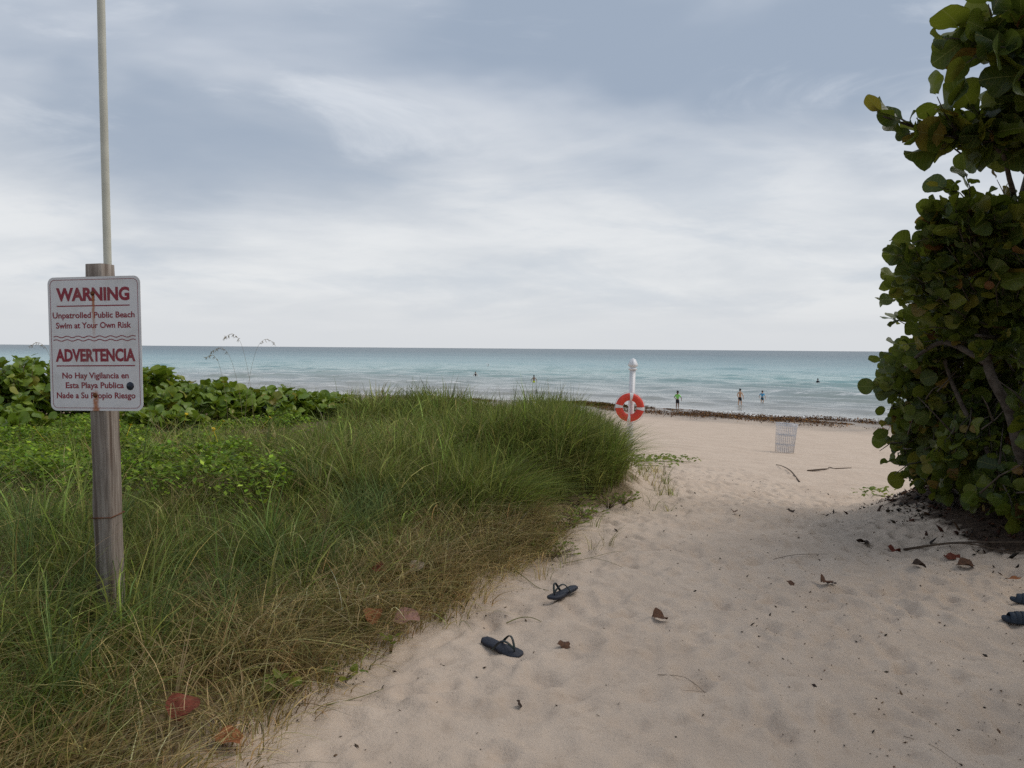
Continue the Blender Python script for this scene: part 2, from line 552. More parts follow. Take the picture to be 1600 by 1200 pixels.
def blades(name, root, h, ang, bend, width, tint, K=4, twist=None):
    """curved tapering ribbons, one per root"""
    N = len(root)
    T = np.linspace(0, 1, K + 1)[None, :]
    dx, dy = np.sin(ang)[:, None], np.cos(ang)[:, None]
    h_, b_ = h[:, None], bend[:, None]
    hor = h_ * b_ * T ** 1.9
    ver = h_ * (T - 0.42 * np.minimum(b_, 1.5) * T ** 2.3)
    wob = 0.05 * h_ * np.sin(T * 3.1 + rng.uniform(0, 6.28, (N, 1))) * T
    cx = root[:, 0:1] + dx * hor + dy * wob
    cy = root[:, 1:2] + dy * hor - dx * wob
    cz = root[:, 2:3] + ver
    ta = ang + math.pi / 2 + (rng.normal(0, 0.7, N) if twist is None else twist)
    wv = width[:, None] * np.clip((1 - T) ** 0.55, 0.06, 1) * (0.75 + 0.5 * np.minimum(T * 3, 1) * (1 - T))
    ox, oy = np.sin(ta)[:, None] * wv, np.cos(ta)[:, None] * wv
    V = np.empty((N, K + 1, 2, 3), dtype=np.float32)
    V[:, :, 0, 0], V[:, :, 0, 1], V[:, :, 0, 2] = cx - ox, cy - oy, cz
    V[:, :, 1, 0], V[:, :, 1, 1], V[:, :, 1, 2] = cx + ox, cy + oy, cz
    base = (np.arange(N) * (K + 1) * 2)[:, None] + (np.arange(K) * 2)[None, :]
    F = np.stack([base, base + 1, base + 3, base + 2], -1).reshape(-1, 4)
    me = mesh_np(name, V.reshape(-1, 3), F, [M_blade], True)
    c4 = np.ones((N, 4), dtype=np.float32)
    c4[:, :3] = tint
    attr(me, 'tint', np.repeat(c4, (K + 1) * 2, axis=0), 'FLOAT_COLOR')
    return link(bpy.data.objects.new(name, me))


def tufts(n, region, per, spread, accept=None):
    """roots gathered in tufts; region = (x0,x1,y0,y1); returns roots and tuft index"""
    cs = np.empty((0, 2))
    while len(cs) < n:
        q = np.stack([rng.uniform(region[0], region[1], n), rng.uniform(region[2], region[3], n)], -1)
        pr = accept(q[:, 0], q[:, 1]) if accept else np.ones(n)
        cs = np.concatenate([cs, q[rng.random(n) < pr]])
    cs = cs[:n]
    cnt = rng.poisson(per, n).clip(5, None)
    idx = np.repeat(np.arange(n), cnt)
    r = spread * rng.random(len(idx)) ** 0.6
    a = rng.uniform(0, 2 * math.pi, len(idx))
    x, y = cs[idx, 0] + r * np.sin(a), cs[idx, 1] + r * np.cos(a)
    z = ground_base(x, y) - 0.015
    return np.stack([x, y, z], -1), idx, a, cs


def palette(cols, n, idx=None, ntuft=0, jitter=0.22, p=None):
    jitter = jitter * 1.8
    cols = np.array(cols)
    if idx is None:
        k = rng.choice(len(cols), n, p=p)
        c = cols[k]
    else:
        tuft = cols[rng.choice(len(cols), ntuft, p=p)][idx]
        own = cols[rng.choice(len(cols), n, p=p)]
        c = 0.68 * tuft + 0.32 * own
    return np.clip(c * np.exp(rng.normal(0, jitter, (n, 1))) * np.exp(rng.normal(0, 0.06, (n, 3))), 0, 1)


GREEN = [(0.140, 0.190, 0.030), (0.175, 0.225, 0.038), (0.205, 0.230, 0.050), (0.225, 0.210, 0.058), (0.115, 0.165, 0.032)]
BLUEGREEN = [(0.130, 0.190, 0.062), (0.155, 0.215, 0.072), (0.180, 0.220, 0.080)]
STRAW = [(0.50, 0.39, 0.18), (0.40, 0.30, 0.13), (0.28, 0.185, 0.08), (0.60, 0.49, 0.27), (0.27, 0.25, 0.085)]
dl = lambda x, y: edge_left(y) - x
# the open patch of low green plants behind the sign
wedge = lambda x, y: sstep(-x / np.maximum(y, 1.0) + 0.12 * fbm(x * 0.9, y * 0.9, 23, 3), 0.20, 0.38)
cover_zone = lambda x, y: sstep(x, -9.5, -8.5) * wedge(x, y) * sstep(y, 5.3, 6.3) * sstep(-y, -11.6, -10.4)
patchy = lambda x, y, sd, lo=0.12: lo + (1 - lo) * sstep(fbm(x * 1.3, y * 1.3, sd, 3), -0.55, 0.25)
wind = lambda n: rng.normal(1.15, 1.0, n)


def grow(name, label, n, region, per, spread, hs, bends, width, cols, accept, K=4, p=None, radial=0.6, hfun=None, group=None):
    root, idx, a, cs = tufts(n, region, per, spread, accept)
    N = len(root)
    h = rng.uniform(hs[0], hs[1], n)[idx] * rng.uniform(0.5, 1.1, N)
    if hfun is not None:
        h = h * hfun(root[:, 0], root[:, 1])
    mixr = rng.random(N) < radial
    lean_ = rng.normal(1.15, 1.3, n)[idx] + rng.normal(0, 0.7, N)
    ang = np.where(mixr, a + rng.normal(0, 0.5, N), lean_)
    bend = rng.uniform(bends[0], bends[1], N) * rng.uniform(0.5, 1.2, n)[idx]
    wd = width * rng.uniform(0.6, 1.3, N) * np.clip(root[:, 1] / 7.0, 0.8, 1.8)
    o = blades(name, root, h, ang, bend, wd, palette(cols, N, idx, n, p=p), K)
    return tag(o, label, 'grass', kind='stuff')


# tall dune grass that hides the beach
shrubby = lambda x, y: sstep(-x / np.maximum(y, 1.0), 0.17, 0.235) * sstep(y, 8.2, 9.4)
tall = lambda x, y: sstep(dl(x, y), 0.25, 0.6) * (1 - 0.95 * cover_zone(x, y)) * sstep(y, 5.9, 6.9) * (1 - shrubby(x, y)) * patchy(x, y, 101)
hvar = lambda x, y: 0.80 + 0.28 * fbm(x * 0.9, y * 0.9, 113, 3)
grow('dune_grass', 'tall green dune grass growing in a dense mound beside the path', 1350, (-4.5, 2.2, 5.8, 14.5), 28, 0.12, (0.42, 0.80), (0.15, 1.6), 0.0046, GREEN + GREEN + [(0.30, 0.24, 0.10), (0.24, 0.25, 0.09)], tall, K=5,
     hfun=lambda x, y: (0.68 + 0.32 * sstep(dl(x, y), 0.2, 1.0)) * hvar(x, y))
# denser skirt right along the path
skirt = lambda x, y: sstep(dl(x, y), 0.28, 0.5) * sstep(-dl(x, y), -2.0, -0.9)
grow('edge_grass', 'thick dark green grass clump overhanging the sandy path', 620, (-0.6, 2.2, 6.2, 14.5), 32, 0.11, (0.50, 0.98), (0.15, 1.6), 0.0046, GREEN + [(0.24, 0.25, 0.09)], lambda x, y: skirt(x, y) * patchy(x, y, 107), K=5, hfun=hvar)
# far crest of the dune
far_acc = lambda x, y: sstep(dl(x, y), 0.4, 1.5) * (1 - 0.95 * shrubby(x, y) * sstep(-y, -14.5, -13.5))
grow('crest_grass', 'soft olive grass along the far crest of the dune', 900, (-9, 1.2, 13.0, 20.0), 26, 0.22, (0.40, 0.70), (0.3, 1.0), 0.0032, GREEN + [(0.24, 0.20, 0.07)], far_acc, K=3, hfun=hvar)
# medium grass round the sign post
front = lambda x, y: patchy(x, y, 127, 0.3) * sstep(dl(x, y), 0.30, 0.85) * (1 - 0.85 * cover_zone(x, y))
grow('meadow_grass', 'loose mixed green grass around the sign post', 1500, (-4.8, 0.3, 2.2, 6.6), 24, 0.10, (0.26, 0.54), (0.25, 1.6), 0.0040,
     GREEN + GREEN + BLUEGREEN + [(0.40, 0.32, 0.13), (0.30, 0.30, 0.10)], front, K=5,
     hfun=lambda x, y: (1 - 0.45 * wedge(x, y) * sstep(y, 4.3, 5.2)) * (1 - 0.40 * np.exp(-((x + 1.75) / 0.35) ** 2 - ((y - 3.5) / 0.45) ** 2)))
# blue-green arching tussocks
tus = lambda x, y: sstep(dl(x, y), 0.45, 0.9) * (1 - wedge(x, y) * sstep(y, 4.3, 5.2))
grow('tussock_grass', 'arching blue green grass tussocks near the sign', 50, (-3.0, 0.2, 2.4, 6.6), 60, 0.05, (0.46, 0.68), (0.35, 1.3), 0.0036, BLUEGREEN, tus, K=6, radial=0.85)
# dry straw along the margin of the path
dry = lambda x, y: patchy(x, y, 131, 0.15) * sstep(dl(x, y), -0.04, 0.15) * sstep(-dl(x, y), -1.1, -0.3)
grow('dry_grass', 'tangled straw coloured dry grass along the path edge', 950, (-3.2, 0.5, 2.1, 7.2), 20, 0.12, (0.20, 0.50), (0.5, 1.9), 0.0042, STRAW + [(0.12, 0.13, 0.04)], dry, K=5, radial=0.9,
     hfun=lambda x, y: 0.6 + 0.4 * sstep(dl(x, y), 0.05, 0.4))
dry2 = lambda x, y: sstep(dl(x, y), 0.5, 1.0)
grow('straw_stems', 'long pale straw stems bent over in the green grass', 480, (-3.6, 1.4, 2.2, 10.0), 7, 0.10, (0.35, 0.66), (0.7, 1.6), 0.0024, STRAW, dry2, K=6, radial=0.8)

# scattered clumps of broad, arching blades that stand out from the finer grass
BROAD = [(0.20, 0.27, 0.055), (0.26, 0.32, 0.075), (0.17, 0.24, 0.060), (0.30, 0.31, 0.09), (0.40, 0.33, 0.15)]
bro = lambda x, y: sstep(dl(x, y), 0.35, 0.8) * (1 - 0.97 * wedge(x, y) * sstep(y, 4.4, 5.2)) * (1 - 0.9 * np.exp(-((x + 1.75) / 0.4) ** 2 - ((y - 3.4) / 0.5) ** 2)) * (1 - shrubby(x, y))
grow('broad_grass', 'clumps of broad arching green blades standing out of the finer grass', 330, (-4.2, 1.9, 2.4, 13.0), 24, 0.055, (0.36, 0.72), (0.25, 1.5), 0.0064, BROAD, bro, K=6, radial=0.75)
# flattened thatch lying on the ground at the margin
n = 15000
x = rng.uniform(-3.4, 1.4, n); y = rng.uniform(2.1, 9.4, n)
k = (rng.random(n) < sstep(dl(x, y) + 0.10 * fbm(x * 3, y * 3, 15, 2), -0.10, 0.15) * sstep(-dl(x, y), -1.7, -0.6))
x, y = x[k], y[k]
N = len(x)
root = np.stack([x, y, ground_base(x, y) + rng.uniform(0.0, 0.055, N)], -1)
o = blades('thatch', root, rng.uniform(0.05, 0.16, N), rng.uniform(0, 6.28, N), rng.uniform(1.8, 3.2, N), rng.uniform(0.0012, 0.0024, N), palette(STRAW + [(0.14, 0.10, 0.055), (0.10, 0.07, 0.04)], N), 3)
tag(o, 'flattened dead grass blades littering the edge of the dune', 'dead grass', kind='stuff')


# ---- low leafy ground cover
def leaflets(name, root, h, size, tint, up):
    """small folded diamond leaves"""
    N = len(root)
    a = rng.uniform(0, 2 * math.pi, N)
    el = rng.uniform(0.0, 0.9, N) * up
    d = np.stack([np.sin(a) * np.cos(el), np.cos(a) * np.cos(el), np.sin(el)], -1)
    s = np.stack([np.cos(a), -np.sin(a), rng.normal(0, 0.25, N)], -1)
    c = root + np.stack([0 * h, 0 * h, h], -1)
    L, Wd = size[:, None], size[:, None] * rng.uniform(0.26, 0.42, (N, 1))
    dn = np.stack([0 * h, 0 * h, -0.12 * size], -1)
    V = np.stack([c, c + d * L * 0.45 + s * Wd, c + d * L + dn, c + d * L * 0.45 - s * Wd], 1)
    F = (np.arange(N) * 4)[:, None] + np.array([0, 1, 2, 3])[None, :]
    me = mesh_np(name, V.reshape(-1, 3), F, [M_cover])
    c4 = np.ones((N, 4), dtype=np.float32)
    c4[:, :3] = tint
    attr(me, 'tint', np.repeat(c4, 4, axis=0), 'FLOAT_COLOR')
    return link(bpy.data.objects.new(name, me))


n = 190000
x = rng.uniform(-9.5, -1.6, n); y = rng.uniform(5.2, 11.9, n)
lump = 0.5 + 0.5 * np.clip(fbm(x * 1.7, y * 1.7, 44, 3), -1, 1)
k = rng.random(n) < cover_zone(x, y) * (0.25 + 0.75 * sstep(lump, 0.22, 0.55))
x, y, lump = x[k], y[k], lump[k]
N = len(x)
hh = (0.06 + 0.27 * lump) * rng.random(N) ** 0.5 * (1 - 0.15 * sstep(y, 8.8, 10.0))
COVER = [(0.160, 0.260, 0.018), (0.205, 0.310, 0.025), (0.125, 0.215, 0.018), (0.245, 0.325, 0.036), (0.165, 0.230, 0.025)]
o = leaflets('ground_cover', np.stack([x, y, ground_base(x, y)], -1), hh, rng.uniform(0.026, 0.060, N), palette(COVER, N), 1.0)
tag(o, 'bright green low leafy ground cover behind the sign post', 'ground cover', kind='stuff')
thin = lambda x, y: cover_zone(x, y)
grow('cover_grass', 'thin grass blades rising through the low ground cover', 380, (-8.5, -1.6, 5.3, 11.5), 14, 0.15, (0.22, 0.50), (0.3, 1.0), 0.0024, GREEN + BLUEGREEN, thin, K=3)

# ---- sea grape leaves: round, leathery, with a notch at the stalk
def leaf_mesh(name, mat, notch=0.10, cup=0.10, droop=0.12, wave=0.03, asp=0.94, seed=0):
    rr = random.Random(seed)
    n = 20
    rim = []
    ph = rr.uniform(0, 6.28)
    for k in range(n):
        a = -math.pi / 2 + 2 * math.pi * (k + 0.5) / n
        r = 0.5 * (1 + 1.1 * wave * math.sin(3 * a + ph) + rr.uniform(-wave, wave) * 0.5)
        x_, y_ = asp * r * math.cos(a), 0.5 + r * math.sin(a)
        if k in (0, n - 1):
            y_ -= notch * 0.7
        z_ = cup * (x_ * x_ * 4) * 0.5 - droop * (y_ ** 2) + wave * math.sin(4 * a + ph) * 1.2
        rim.append((x_, y_, z_))
    mid = [(0, 0.02, 0.0), (0, 0.36, -droop * 0.13 - 0.02), (0, 0.70, -droop * 0.49 - 0.02)]
    verts = mid + rim
    faces = []
    R0 = 3
    hlf = n // 2
    right = [R0 + k for k in range(hlf)]
    left = [R0 + n - 1 - k for k in range(hlf)]
    for side, flip in ((right, False), (left, True)):
        tri = []
        for k in range(hlf - 1):
            m0 = 0 if k < 3 else (1 if k < 6 else 2)
            tri.append((m0, side[k], side[k + 1]))
            if k in (2, 5):
                tri.append((m0, side[k + 1], m0 + 1))
        for f in tri:
            faces.append(f[::-1] if flip else f)
    faces.append((2, right[-1], left[-1]))
    V = np.array(verts)
    me = mesh_np(name, V, np.array(faces), [mat], True)
    leaf_uv(me, V[:, :2] + np.array([0.5, 0.0]))
    return me


def leaf_uv(me, uv):
    lay = me.uv_layers.new(name='UVMap')
    vi = np.empty(len(me.loops), dtype=np.int32)
    me.loops.foreach_get('vertex_index', vi)
    lay.data.foreach_set('uv', np.asarray(uv, dtype=np.float32)[vi].ravel())


def grape_material(name, stops, trans=0.30, rough=0.38, spec=0.4):
    m = bpy.data.materials.new(name)
    m.use_nodes = True
    t = NT(m.node_tree)
    hue = t.n('ShaderNodeAttribute', attribute_name='hue').outputs['Fac']
    rnd = t.n('ShaderNodeObjectInfo').outputs['Random']
    f = t.math('FRACT', t.math('ADD', hue, rnd))
    uv = t.n('ShaderNodeUVMap', uv_map='UVMap').outputs[0]
    s = t.n('ShaderNodeSeparateXYZ', ins={0: uv})
    xx = t.math('ABSOLUTE', t.math('SUBTRACT', s.outputs[0], 0.5))
    base = t.ramp(f, stops)
    blot = t.noise(t.n('ShaderNodeVectorMath', operation='ADD', ins={0: uv, 1: t.n('ShaderNodeCombineXYZ', ins={0: t.math('MULTIPLY', f, 40.0)}).outputs[0]}).outputs[0], 4.0, 4.0, 0.6)
    base = t.mix(t.math('MULTIPLY', t.smooth(blot, 0.58, 0.72), 0.55), base, (0.17, 0.13, 0.03))
    sp = t.n('ShaderNodeTexVoronoi', ins={'Vector': uv, 'Scale': 5.0, 'Randomness': 1.0})
    t.set(sp, 'Vector', t.n('ShaderNodeVectorMath', operation='ADD', ins={0: uv, 1: t.n('ShaderNodeCombineXYZ', ins={0: t.math('MULTIPLY', f, 71.0)}).outputs[0]}).outputs[0])
    base = t.mix(t.math('MULTIPLY', t.smooth(sp.outputs['Distance'], 0.16, 0.09), t.smooth(blot, 0.45, 0.6)), base, (0.07, 0.04, 0.02))
    side = t.math('FRACT', t.math('MULTIPLY', t.math('SUBTRACT', s.outputs[1], t.math('MULTIPLY', xx, 0.55)), 6.0))
    vein = t.math('MAXIMUM', t.smooth(xx, 0.020, 0.008), t.math('MULTIPLY', t.smooth(t.math('ABSOLUTE', t.math('SUBTRACT', side, 0.5)), 0.10, 0.02), 0.45))
    base = t.mix(t.math('MULTIPLY', vein, 0.6), base, (0.26, 0.26, 0.09))
    bs = t.n('ShaderNodeBsdfPrincipled', ins={'Base Color': base, 'Roughness': rough, 'Specular IOR Level': spec})
    t.set(bs, 'Normal', t.n('ShaderNodeBump', ins={'Strength': 0.4, 'Distance': 0.004, 'Height': t.math('SUBTRACT', blot, vein)}).outputs[0])
    tr = t.n('ShaderNodeBsdfTranslucent', ins={0: t.mix(0.5, base, (0.25, 0.30, 0.02))})
    mx = t.n('ShaderNodeMixShader', ins={0: trans, 1: bs.outputs[0], 2: tr.outputs[0]})
    t.n('ShaderNodeOutputMaterial', ins={0: mx.outputs[0]})
    return m


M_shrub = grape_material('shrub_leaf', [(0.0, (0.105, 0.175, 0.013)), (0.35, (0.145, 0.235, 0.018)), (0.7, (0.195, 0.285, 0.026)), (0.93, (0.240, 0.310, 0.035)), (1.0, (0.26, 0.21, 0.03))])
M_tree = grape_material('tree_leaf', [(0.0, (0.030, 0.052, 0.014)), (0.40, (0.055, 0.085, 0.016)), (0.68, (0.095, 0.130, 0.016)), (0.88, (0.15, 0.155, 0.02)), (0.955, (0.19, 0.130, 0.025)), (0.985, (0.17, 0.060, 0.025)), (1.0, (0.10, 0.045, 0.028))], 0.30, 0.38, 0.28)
M_bark = material('grey_bark', (0.11, 0.092, 0.078), 0.85, 0.15, (0.055, 0.044, 0.036), 14.0, 0.6, 60.0)
M_stem = material('young_stem', (0.15, 0.12, 0.06), 0.8, 0.15, (0.09, 0.065, 0.035), 20.0)

SHAPES = [(0.10, 0.10, 0.12, 0.03, 1.02), (0.12, 0.35, 0.05, 0.05, 1.08), (0.08, -0.18, 0.25, 0.04, 1.0), (0.10, 0.60, 0.20, 0.06, 0.95), (0.11, 0.05, 0.02, 0.025, 1.12), (0.09, 0.85, -0.1, 0.05, 0.9), (0.10, -0.35, 0.35, 0.06, 1.05)]
LEAF_SHRUB = [leaf_mesh('shrub_leaf', M_shrub, *s, seed=i) for i, s in enumerate(SHAPES)]
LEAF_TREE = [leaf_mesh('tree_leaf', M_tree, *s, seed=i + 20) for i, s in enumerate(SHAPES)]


def leaf_matrix(p, d, nrm, size):
    d = Vector(d).normalized()
    nrm = Vector(nrm)
    x_ = d.cross(nrm)
    if x_.length < 1e-4:
        x_ = d.orthogonal()
    x_.normalize()
    z_ = x_.cross(d).normalized()
    m = Matrix((x_, d, z_)).transposed().to_4x4()
    return Matrix.Translation(p) @ m @ Matrix.Diagonal((size, size, size, 1))


def joined_leaves(name, items, protos, parent):
    """the leaves past the ones built singly, as one part"""
    Vs, Fs, UVs, H, b = [], [], [], [], 0
    cache = []
    for me in protos:
        v = np.empty(len(me.vertices) * 3, dtype=np.float32); me.vertices.foreach_get('co', v)
        f = np.array([list(p.vertices) for p in me.polygons])
        cache.append((v.reshape(-1, 3), f))
    for m, k in items:
        v, f = cache[k]
        M = np.array(m)
        Vs.append(v @ M[:3, :3].T + M[:3, 3])
        Fs.append(f + b)
        UVs.append(v[:, :2] + np.array([0.5, 0.0]))
        H.append(np.full(len(v), random.random()))
        b += len(v)
    me = mesh_np(name, np.concatenate(Vs), np.concatenate(Fs), [protos[0].materials[0]], True)
    leaf_uv(me, np.concatenate(UVs))
    attr(me, 'hue', np.concatenate(H))
    o = link(bpy.data.objects.new(name, me), parent)
    o['kind'] = 'stuff'
    return o


def grape_shrub(cx, cy, rx, ry, top, nleaf, single, label, seed, lsize=(0.09, 0.165)):
    rr = random.Random(seed)
    g = float(ground_base(cx, cy))
    root = tag(empty('sea_grape_shrub', (cx, cy, g)), label, 'shrub', 'sea grape shrubs on the dune')
    H = top + 0.06 - g
    stems = MB()
    items = []
    nst = max(10, int(nleaf / 4.5))
    for s in range(nst):
        a = rr.uniform(0, 2 * math.pi)
        q = rr.random() ** 0.55
        tip = Vector((rx * q * math.cos(a), ry * q * math.sin(a), H * math.sqrt(max(0.06, 1 - 0.80 * q * q)) * rr.uniform(0.74, 0.97)))
        p0 = Vector((tip.x * 0.45, tip.y * 0.45, -0.02))
        p1 = Vector((tip.x * 0.75, tip.y * 0.75, tip.z * 0.5))
        pts = [p0, p0.lerp(p1, 0.6), p1, p1.lerp(tip, 0.5) + Vector((0, 0, 0.03)), tip]
        stems.tube(pts, [0.012, 0.010, 0.008, 0.006, 0.004], 5)
        out = Vector((tip.x / rx, tip.y / ry, 0.7)).normalized()
        for k in range(9):
            f = 1 - 0.085 * k
            pos = p1.lerp(tip, max(0.0, f * 1.5 - 0.5)) if f > 0.34 else p0.lerp(p1, f)
            b = a * 3 + k * 2.4 + rr.uniform(-0.5, 0.5)
            d = Vector((math.cos(b), math.sin(b), rr.uniform(-0.1, 0.65))) * 0.9 + out * 0.45
            nr = out * 0.9 + Vector((rr.uniform(-.6, .6), rr.uniform(-.9, .3), rr.uniform(0.1, 1.0)))
            items.append((leaf_matrix(pos + d.normalized() * 0.03, d, nr, rr.uniform(*lsize) * (1.05 - 0.25 * (k == 0))), rr.randrange(len(LEAF_SHRUB))))
    stems.build('stem', M_stem, root, True)
    base = Vector((cx, cy, g))

    def rank(it):
        p = base + it[0].translation
        return p.y * 1.0 - 0.9 * it[0].translation.z
    items.sort(key=rank)
    for m, k in items[:single]:
        lf = bpy.data.objects.new('leaf', LEAF_SHRUB[k])
        link(lf, root)
        lf.matrix_local = m
    if items[single:]:
        joined_leaves('foliage', items[single:], LEAF_SHRUB, root)
    return root


SHRUBS = [
    (-7.9, 11.2, 1.10, 0.95, 1.50, 330, 90, 'sea grape shrub cut by the photo edge, farthest from the path'),
    (-6.7, 11.2, 0.85, 0.90, 1.44, 420, 190, 'tall rounded sea grape shrub just outside the left edge of the warning sign'),
    (-5.75, 11.6, 0.75, 0.90, 1.46, 330, 110, 'sea grape shrub standing directly behind the warning sign'),
    (-4.95, 11.4, 0.66, 0.85, 1.23, 360, 190, 'leafy sea grape shrub just past the right edge of the warning sign'),
    (-4.2, 11.9, 0.62, 0.85, 1.04, 330, 180, 'lower sea grape shrub in the middle of the green thicket'),
    (-3.5, 12.2, 0.62, 0.80, 0.92, 300, 160, 'low sea grape shrub near the grassy end of the thicket'),
    (-2.85, 12.6, 0.55, 0.70, 0.80, 210, 110, 'smallest sea grape shrub, sunk in grass at the end of the thicket nearest the path'),
]
for i, s in enumerate(SHRUBS):
    grape_shrub(*s[:7], s[7], 300 + i)
grape_shrub(-4.6, 10.3, 0.75, 0.45, 0.72, 190, 110, 'low front sea grape shrub spreading out below the thicket', 330, (0.10, 0.165))
grape_shrub(-6.3, 10.0, 0.85, 0.50, 0.78, 190, 110, 'low sea grape shrub in front of the thicket, behind the sign post', 331, (0.10, 0.165))


# ------------------------------------------------------------------ the big sea grape tree beside the path
def limb(mb, pts, r0, r1, n=7):
    """bent woody limb through control points"""
    P_ = [Vector(p) for p in pts]
    out = []
    for i in range(len(P_) - 1):
        a = P_[max(i - 1, 0)]; b = P_[i]; c = P_[i + 1]; d = P_[min(i + 2, len(P_) - 1)]
        for k in range(4):
            u = k / 4
            out.append(0.5 * ((2 * b) + (c - a) * u + (2 * a - 5 * b + 4 * c - d) * u * u + (3 * b - a - 3 * c + d) * u ** 3))
    out.append(P_[-1])
    m = len(out)
    mb.tube(out, [r0 + (r1 - r0) * (i / (m - 1)) ** 0.8 for i in range(m)], n)
    return out


class Crown:
    def __init__(self, seed):
        self.rr = random.Random(seed)
        self.items = []
        self.twigs = MB()

    def twig(self, p0, p1, n, size, r=0.008, spread=1.0):
        rr = self.rr
        p0, p1 = Vector(p0), Vector(p1)
        L = (p1 - p0).length
        ax = (p1 - p0).normalized()
        mid = p0.lerp(p1, 0.55) + Vector((rr.uniform(-.1, .1), rr.uniform(-.1, .1), rr.uniform(-.04, .12))) * L
        pts = [p0, p0.lerp(mid, 0.6), mid, mid.lerp(p1, 0.6), p1]
        self.twigs.tube(pts, [r, r * 0.85, r * 0.7, r * 0.55, r * 0.4], 5)
        side = ax.cross(Vector((0, 0, 1)))
        side = side.normalized() if side.length > 0.05 else Vector((1, 0, 0))
        for k in range(n):
            f = 1 - 0.75 * k / max(1, n)
            pos = mid.lerp(p1, max(0, (f - 0.55) / 0.45)) if f > 0.55 else p0.lerp(mid, f / 0.55)
            sg = 1 if k % 2 else -1
            d = side * sg * rr.uniform(0.5, 1.1) * spread + ax * rr.uniform(0.1, 0.9) + Vector((rr.uniform(-.5, .5), rr.uniform(-.5, .5), rr.uniform(-.45, .75)))
            if k == 0:
                d = ax + Vector((rr.uniform(-.3, .3), rr.uniform(-.3, .3), rr.uniform(-.1, .4)))
            nr = Vector((rr.uniform(-1.2, 1.2), rr.uniform(-1, .9), rr.uniform(-0.4, 1.0))) + ax * 0.3
            self.items.append((leaf_matrix(pos + d.normalized() * 0.02, d, nr, (size[0] * 0.55 + (size[1] * 1.08 - size[0] * 0.55) * rr.random()) * 0.97), rr.randrange(len(LEAF_TREE))))

    def cluster(self, c, rad, ntwig, origin, size=(0.12, 0.20), n=6):
        rr = self.rr
        c, origin = Vector(c), Vector(origin)
        for k in range(ntwig):
            while True:
                v = Vector((rr.uniform(-1, 1), rr.uniform(-1, 1), rr.uniform(-1, 1)))
                if v.length < 1:
                    break
            tip = c + Vector((v.x * rad[0], v.y * rad[1], v.z * rad[2]))
            st = tip + (origin - tip).normalized() * rr.uniform(0.25, 0.5) + Vector((rr.uniform(-.1, .1), rr.uniform(-.1, .1), rr.uniform(-.15, .05)))
            self.twig(st, tip, n, size, 0.006)

    def finish(self, root, single, rank):
        o = self.twigs.build('twigs', M_bark, root, True)
        o['kind'] = 'stuff'
        base = root.matrix_world.translation.copy() if False else Vector(root.location)
        inv = Matrix.Translation(-base)
        self.items.sort(key=lambda it: rank(it[0].translation))
        for m, k in self.items[:single]:
            lf = link(bpy.data.objects.new('leaf', LEAF_TREE[k]), root)
            lf.matrix_local = inv @ m
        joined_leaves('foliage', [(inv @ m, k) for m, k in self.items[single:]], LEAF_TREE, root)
        o.location = -base


def shift(mb, base):
    mb.v = [(a - base[0], b - base[1], c - base[2]) for a, b, c in mb.v]
    return mb


TB = (4.75, 7.0, G(4.75, 7.0) - 0.05)
tree = tag(empty('sea_grape_tree', TB), 'large dark sea grape tree with round leathery leaves overhanging the sand path', 'tree')
tr = MB()
limb(tr, [TB, (4.36, 7.0, 0.66), (4.22, 7.0, 1.10), (4.06, 7.05, 1.46), (4.10, 7.2, 1.95), (4.25, 7.1, 2.6), (4.2, 6.7, 3.3), (4.3, 6.2, 4.0)], 0.058, 0.020, 9)
shift(tr, TB).build('trunk', M_bark, tree, True)
LIMBS = [
    ([(4.75, 7.4, 0.2), (4.9, 7.7, 1.0), (4.7, 7.6, 1.9), (4.4, 7.3, 2.6), (3.9, 7.0, 2.9)], 0.07, 0.02),
    ([(4.25, 7.1, 2.5), (3.9, 6.5, 2.75), (3.5, 5.9, 2.82), (3.2, 5.55, 2.95), (2.8, 5.5, 3.02), (2.42, 5.5, 3.14)], 0.028, 0.006),
    ([(4.2, 6.8, 3.2), (3.8, 6.0, 3.35), (3.3, 5.3, 3.45), (2.9, 5.1, 3.5)], 0.03, 0.008),
    ([(4.06, 7.05, 1.5), (3.85, 7.3, 1.68), (3.75, 7.5, 1.62), (3.7, 7.8, 1.45)], 0.035, 0.012),
    ([(4.10, 7.2, 1.95), (3.8, 7.1, 2.2), (3.5, 6.9, 2.45), (3.3, 6.8, 2.5)], 0.03, 0.01),
    ([(4.9, 8.2, 0.2), (4.7, 8.5, 0.8), (4.4, 8.7, 1.2), (4.0, 8.6, 1.3)], 0.05, 0.012),
    ([(4.9, 8.6, 0.2), (4.6, 8.8, 0.5), (4.35, 8.9, 0.65)], 0.035, 0.01),
    ([(5.2, 7.8, 0.2), (5.5, 7.5, 1.5), (5.4, 7.0, 2.8), (5.2, 6.4, 3.8)], 0.08, 0.025),
    ([(4.15, 7.05, 1.72), (3.95, 6.9, 1.73), (3.8, 6.8, 1.74)], 0.024, 0.012),
    ([(4.5, 7.3, 0.3), (4.2, 7.6, 1.0), (4.0, 7.7, 1.6), (3.95, 7.6, 2.1)], 0.03, 0.012),
]
for pts, r0, r1 in LIMBS:
    lb = MB()
    limb(lb, pts, r0, r1)
    shift(lb, TB).build('branch', M_bark, tree, True)

cw = Crown(5)
